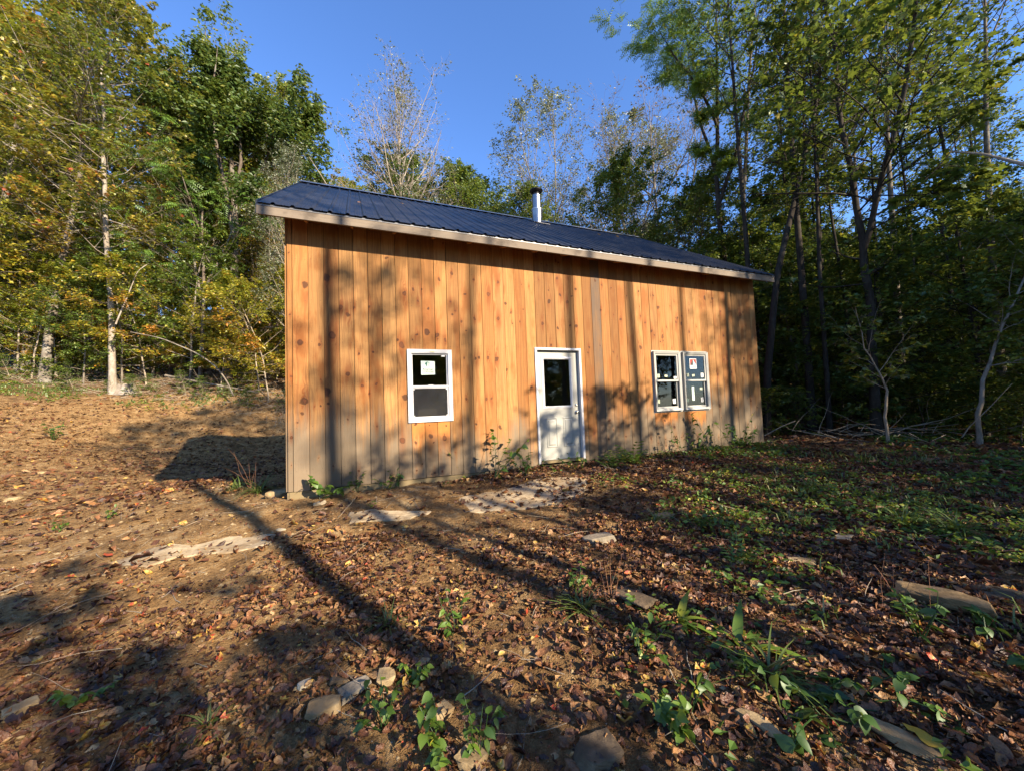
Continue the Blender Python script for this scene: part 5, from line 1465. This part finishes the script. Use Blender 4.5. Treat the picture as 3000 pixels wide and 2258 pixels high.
def patch(x, y, f, o): return np.clip((vnoise(x * f + o, y * f + o) + vnoise(x * f * 2.7 + o, y * f * 2.7) * .5) * 3.2 + .25, 0, 1)
cover('ground_plants', 31, 9500, T_OV, .055, M_HERB, .62, lambda q, n: sector(q, n, 1.3, 9.5), lambda x, y: clay_left(x, y) * patch(x, y, .9, 3) * np.clip(.12 + .24 * (x - .2) , .03, 1), 'low green weeds growing through the leaves on the right')
cover('ground_plants', 32, 9000, T_OV, .085, M_HERB, .40, lambda q, n: sector(q, n, 8, 16), lambda x, y: np.clip(.2 + .12 * x, 0, 1) * patch(x, y, .6, 13) * (x > 2), 'low dark weeds before the right woods')
cover('ground_plants', 33, 2600, T_OV, .10, M_HERB, .72, lambda q, n: (q.uniform(-30, -6.5, n), q.uniform(18.6, 23.2, n)), lambda x, y: np.clip((height(x, y) - 1.9) / .6, 0, 1) * patch(x, y, .5, 5), 'green weeds on the crest of the bank', .16)
def grass_cover(name, seed, n, region, dens, size, label):
    q = rng(seed); x, y = region(q, n); keep = (q.random(n) < dens(x, y)) & ~in_cabin(x, y, .02); x, y = x[keep], y[keep]; n = len(x); k = 9
    xx = np.repeat(x, k) + q.normal(0, .05, n * k); yy_ = np.repeat(y, k) + q.normal(0, .05, n * k); m_ = n * k
    B = np.stack([xx, yy_, height(xx, yy_) - .01], 1); a = q.uniform(0, 6.28, m_); s = size * q.uniform(.4, 1.1, m_); bx = np.stack([np.cos(a), np.sin(a), 0 * a], 1); pr_ = np.stack([-np.sin(a), np.cos(a), 0 * a], 1)
    w = .004 + .002 * np.hypot(xx, yy_) * .25
    V = np.stack([B - pr_ * w[:, None], B + pr_ * w[:, None], B + bx * (s * .25)[:, None] + [0, 0, 1] * (s * .7)[:, None] + pr_ * w[:, None] * .7, B + bx * (s * .25)[:, None] + [0, 0, 1] * (s * .7)[:, None] - pr_ * w[:, None] * .7, B + bx * (s * .75)[:, None] + [0, 0, 1] * (s * .8)[:, None]], 1)
    T = (np.array([(0, 1, 2), (0, 2, 3), (3, 2, 4)])[None] + (np.arange(m_) * 5)[:, None, None]).reshape(-1, 3)
    tt = np.repeat(np.clip(q.normal(.5, .22, m_), 0, 1), 3)
    tag(link(name, mesh_from(name, V.reshape(-1, 3), None, T, M_GRASS, {'tint': tt})), label, 'grass', None, 'stuff')
grass_cover('grass', 41, 2600, lambda q, n: sector(q, n, 2.2, 10.5), lambda x, y: np.clip(.10 * (x - 1.2), 0, 1) * patch(x, y, .7, 8), .16, 'thin grass among the leaves on the right')
grass_cover('grass', 42, 1500, lambda q, n: (q.uniform(-30, -6.5, n), q.uniform(19, 23.5, n)), lambda x, y: np.clip((height(x, y) - 2.0) / .5, 0, 1) * patch(x, y, .5, 2), .20, 'grass on the crest of the bank')
# big yellow leaf
g = ground_at(2720, 2195)
o = link('yellow_leaf', mesh_from('yellow_leaf', *[crumple(900, 'oval', 8, .6)[0]], None, crumple(900, 'oval', 8, .6)[1], simple('yellow_leaf_skin', (.42, .25, .02), .6, 0, .3, 20, .25), smooth=True), None, (g[0], g[1], g[2] + .06), (.25, .1, .65), .15)
tag(o, 'long curled yellow leaf lying near the bottom right corner', 'leaf')
g = ground_at(316, 1634)
o = link('red_leaf', mesh_from('red_leaf', crumple(901, 'oval', 6, .6)[0], None, crumple(901, 'oval', 6, .6)[1], simple('red_leaf_skin', (.34, .06, .02), .6), smooth=True), None, (g[0], g[1], g[2] + .03), (.1, .1, 1.2), .14)
tag(o, 'red-brown leaf lying left of the end of the long pale rock sheet', 'leaf')

# stump, log, arched and leaning stems on the bank --------------------------
def limb(name, pts, r0, r1, mat, label, cat, S=8, K=24):
    P = np.array([spot(*p) for p in pts]); d = np.concatenate([[0], np.cumsum(np.linalg.norm(np.diff(P, axis=0), axis=1))]); tt = np.linspace(0, d[-1], K)
    Pc = np.stack([np.interp(tt, d, P[:, i]) for i in range(3)], 1)
    for _ in range(2): Pc[1:-1] = (Pc[:-2] + 2 * Pc[1:-1] + Pc[2:]) / 4
    q = rng(len(label)); Rr = np.linspace(r0, r1, K) * q.uniform(.92, 1.08, K)
    V, Qd = tubes(Pc[None], Rr[None], S)
    n = len(V); caps = [tuple(range(S)), tuple(range((K - 1) * S, K * S))]
    T = [(c[0], c[i], c[i + 1]) for c in caps for i in range(1, S - 1)]
    o = link(name, mesh_from(name, V, Qd, T, mat, smooth=True)); tag(o, label, cat); return o
limb('arched_stem', [(382, 973, 20.5), (470, 990, 20.6), (576, 1034, 20.8), (634, 1073, 20.9), (670, 1124, 21.0), (684, 1160, 21.0)], .022, .045, BM['grey'], 'thin bare stem bent over in an arch right of the tall pale-barked maple', 'dead stem', 6)
limb('fallen_log', [(485, 1100, 22.5), (600, 1122, 22.2), (756, 1149, 21.8)], .07, .05, BM['grey'], 'thin fallen log lying on the crest of the bank', 'log')
limb('leaning_stem', [(339, 950, 20.3), (375, 865, 20.4), (404, 793, 20.5), (436, 772, 20.8)], .040, .018, BM['pale'], 'broken bare stem leaning up beside the tall pale-barked maple', 'dead stem', 6)
limb('dead_branch', [(2240, 1275, 9.6), (2290, 1248, 9.4), (2330, 1232, 9.3)], .014, .010, BM['twig'], 'curved dead branch arching at the edge of the woods by the cabin corner', 'branch', 5)
limb('dead_branch', [(2790, 445, 8.0), (2880, 452, 7.6), (3000, 482, 7.0), (3120, 520, 6.6)], .018, .035, BM['twig'], 'bare pale branch reaching in from the right edge against the sky', 'branch', 6)
g = ground_at(372, 1152)
q = rng(3); K = 7; P = np.array([[0, 0, -.1], [0, 0, .1], [0, 0, .25], [0, 0, .4], [0, 0, .5]])[None]
V, Qd = tubes(P, np.array([[.55, .44, .38, .36, .33]]), 14); V[:, :2] *= (1 + .12 * np.sin(np.arctan2(V[:, 1], V[:, 0]) * 5))[:, None]
V[-14:, 2] += q.uniform(-.08, .14, 14); T = [(56, 56 + i, 56 + i + 1) for i in range(1, 13)]
st_ = link('tree_stump', mesh_from('tree_stump', V, Qd, T, BM['pale']), None, (g[0], g[1], g[2])); tag(st_, 'weathered grey stump beside the foot of the tall pale-barked maple', 'stump')
# dirt mound up the hill
g = spot(235, 1045, 27)
# leaves lying on the roof ---------------------------------------------------
for i, (u_, v_, m_, lab) in enumerate([(1.0, 1.2, .75, 'orange leaf on the lower left of the metal roof'), (1.9, 2.3, .86, 'pale leaf high on the left part of the metal roof'), (7.35, 2.6, .93, 'yellow leaf on the roof right of the stovepipe'), (8.3, 3.0, .93, 'yellow leaf near the ridge at the right end of the roof')]):
    lp = np.array([u_, v_, EAVE_H + (v_ - EAVE_Y) * SL + .03]); w = CU * lp[0] + CI * lp[1] + CORNER
    V0, T0 = crumple(950 + i, 'lobed', 5, .5)
    o = link('fallen_leaf', mesh_from('fallen_leaf', V0, None, T0, M_LITTER, {'tint': np.full(len(T0), m_)}), None, (w[0], w[1], BASE_Z + lp[2]), (R(32), 0, TH + .4 * i), .11); tag(o, lab, 'leaf')
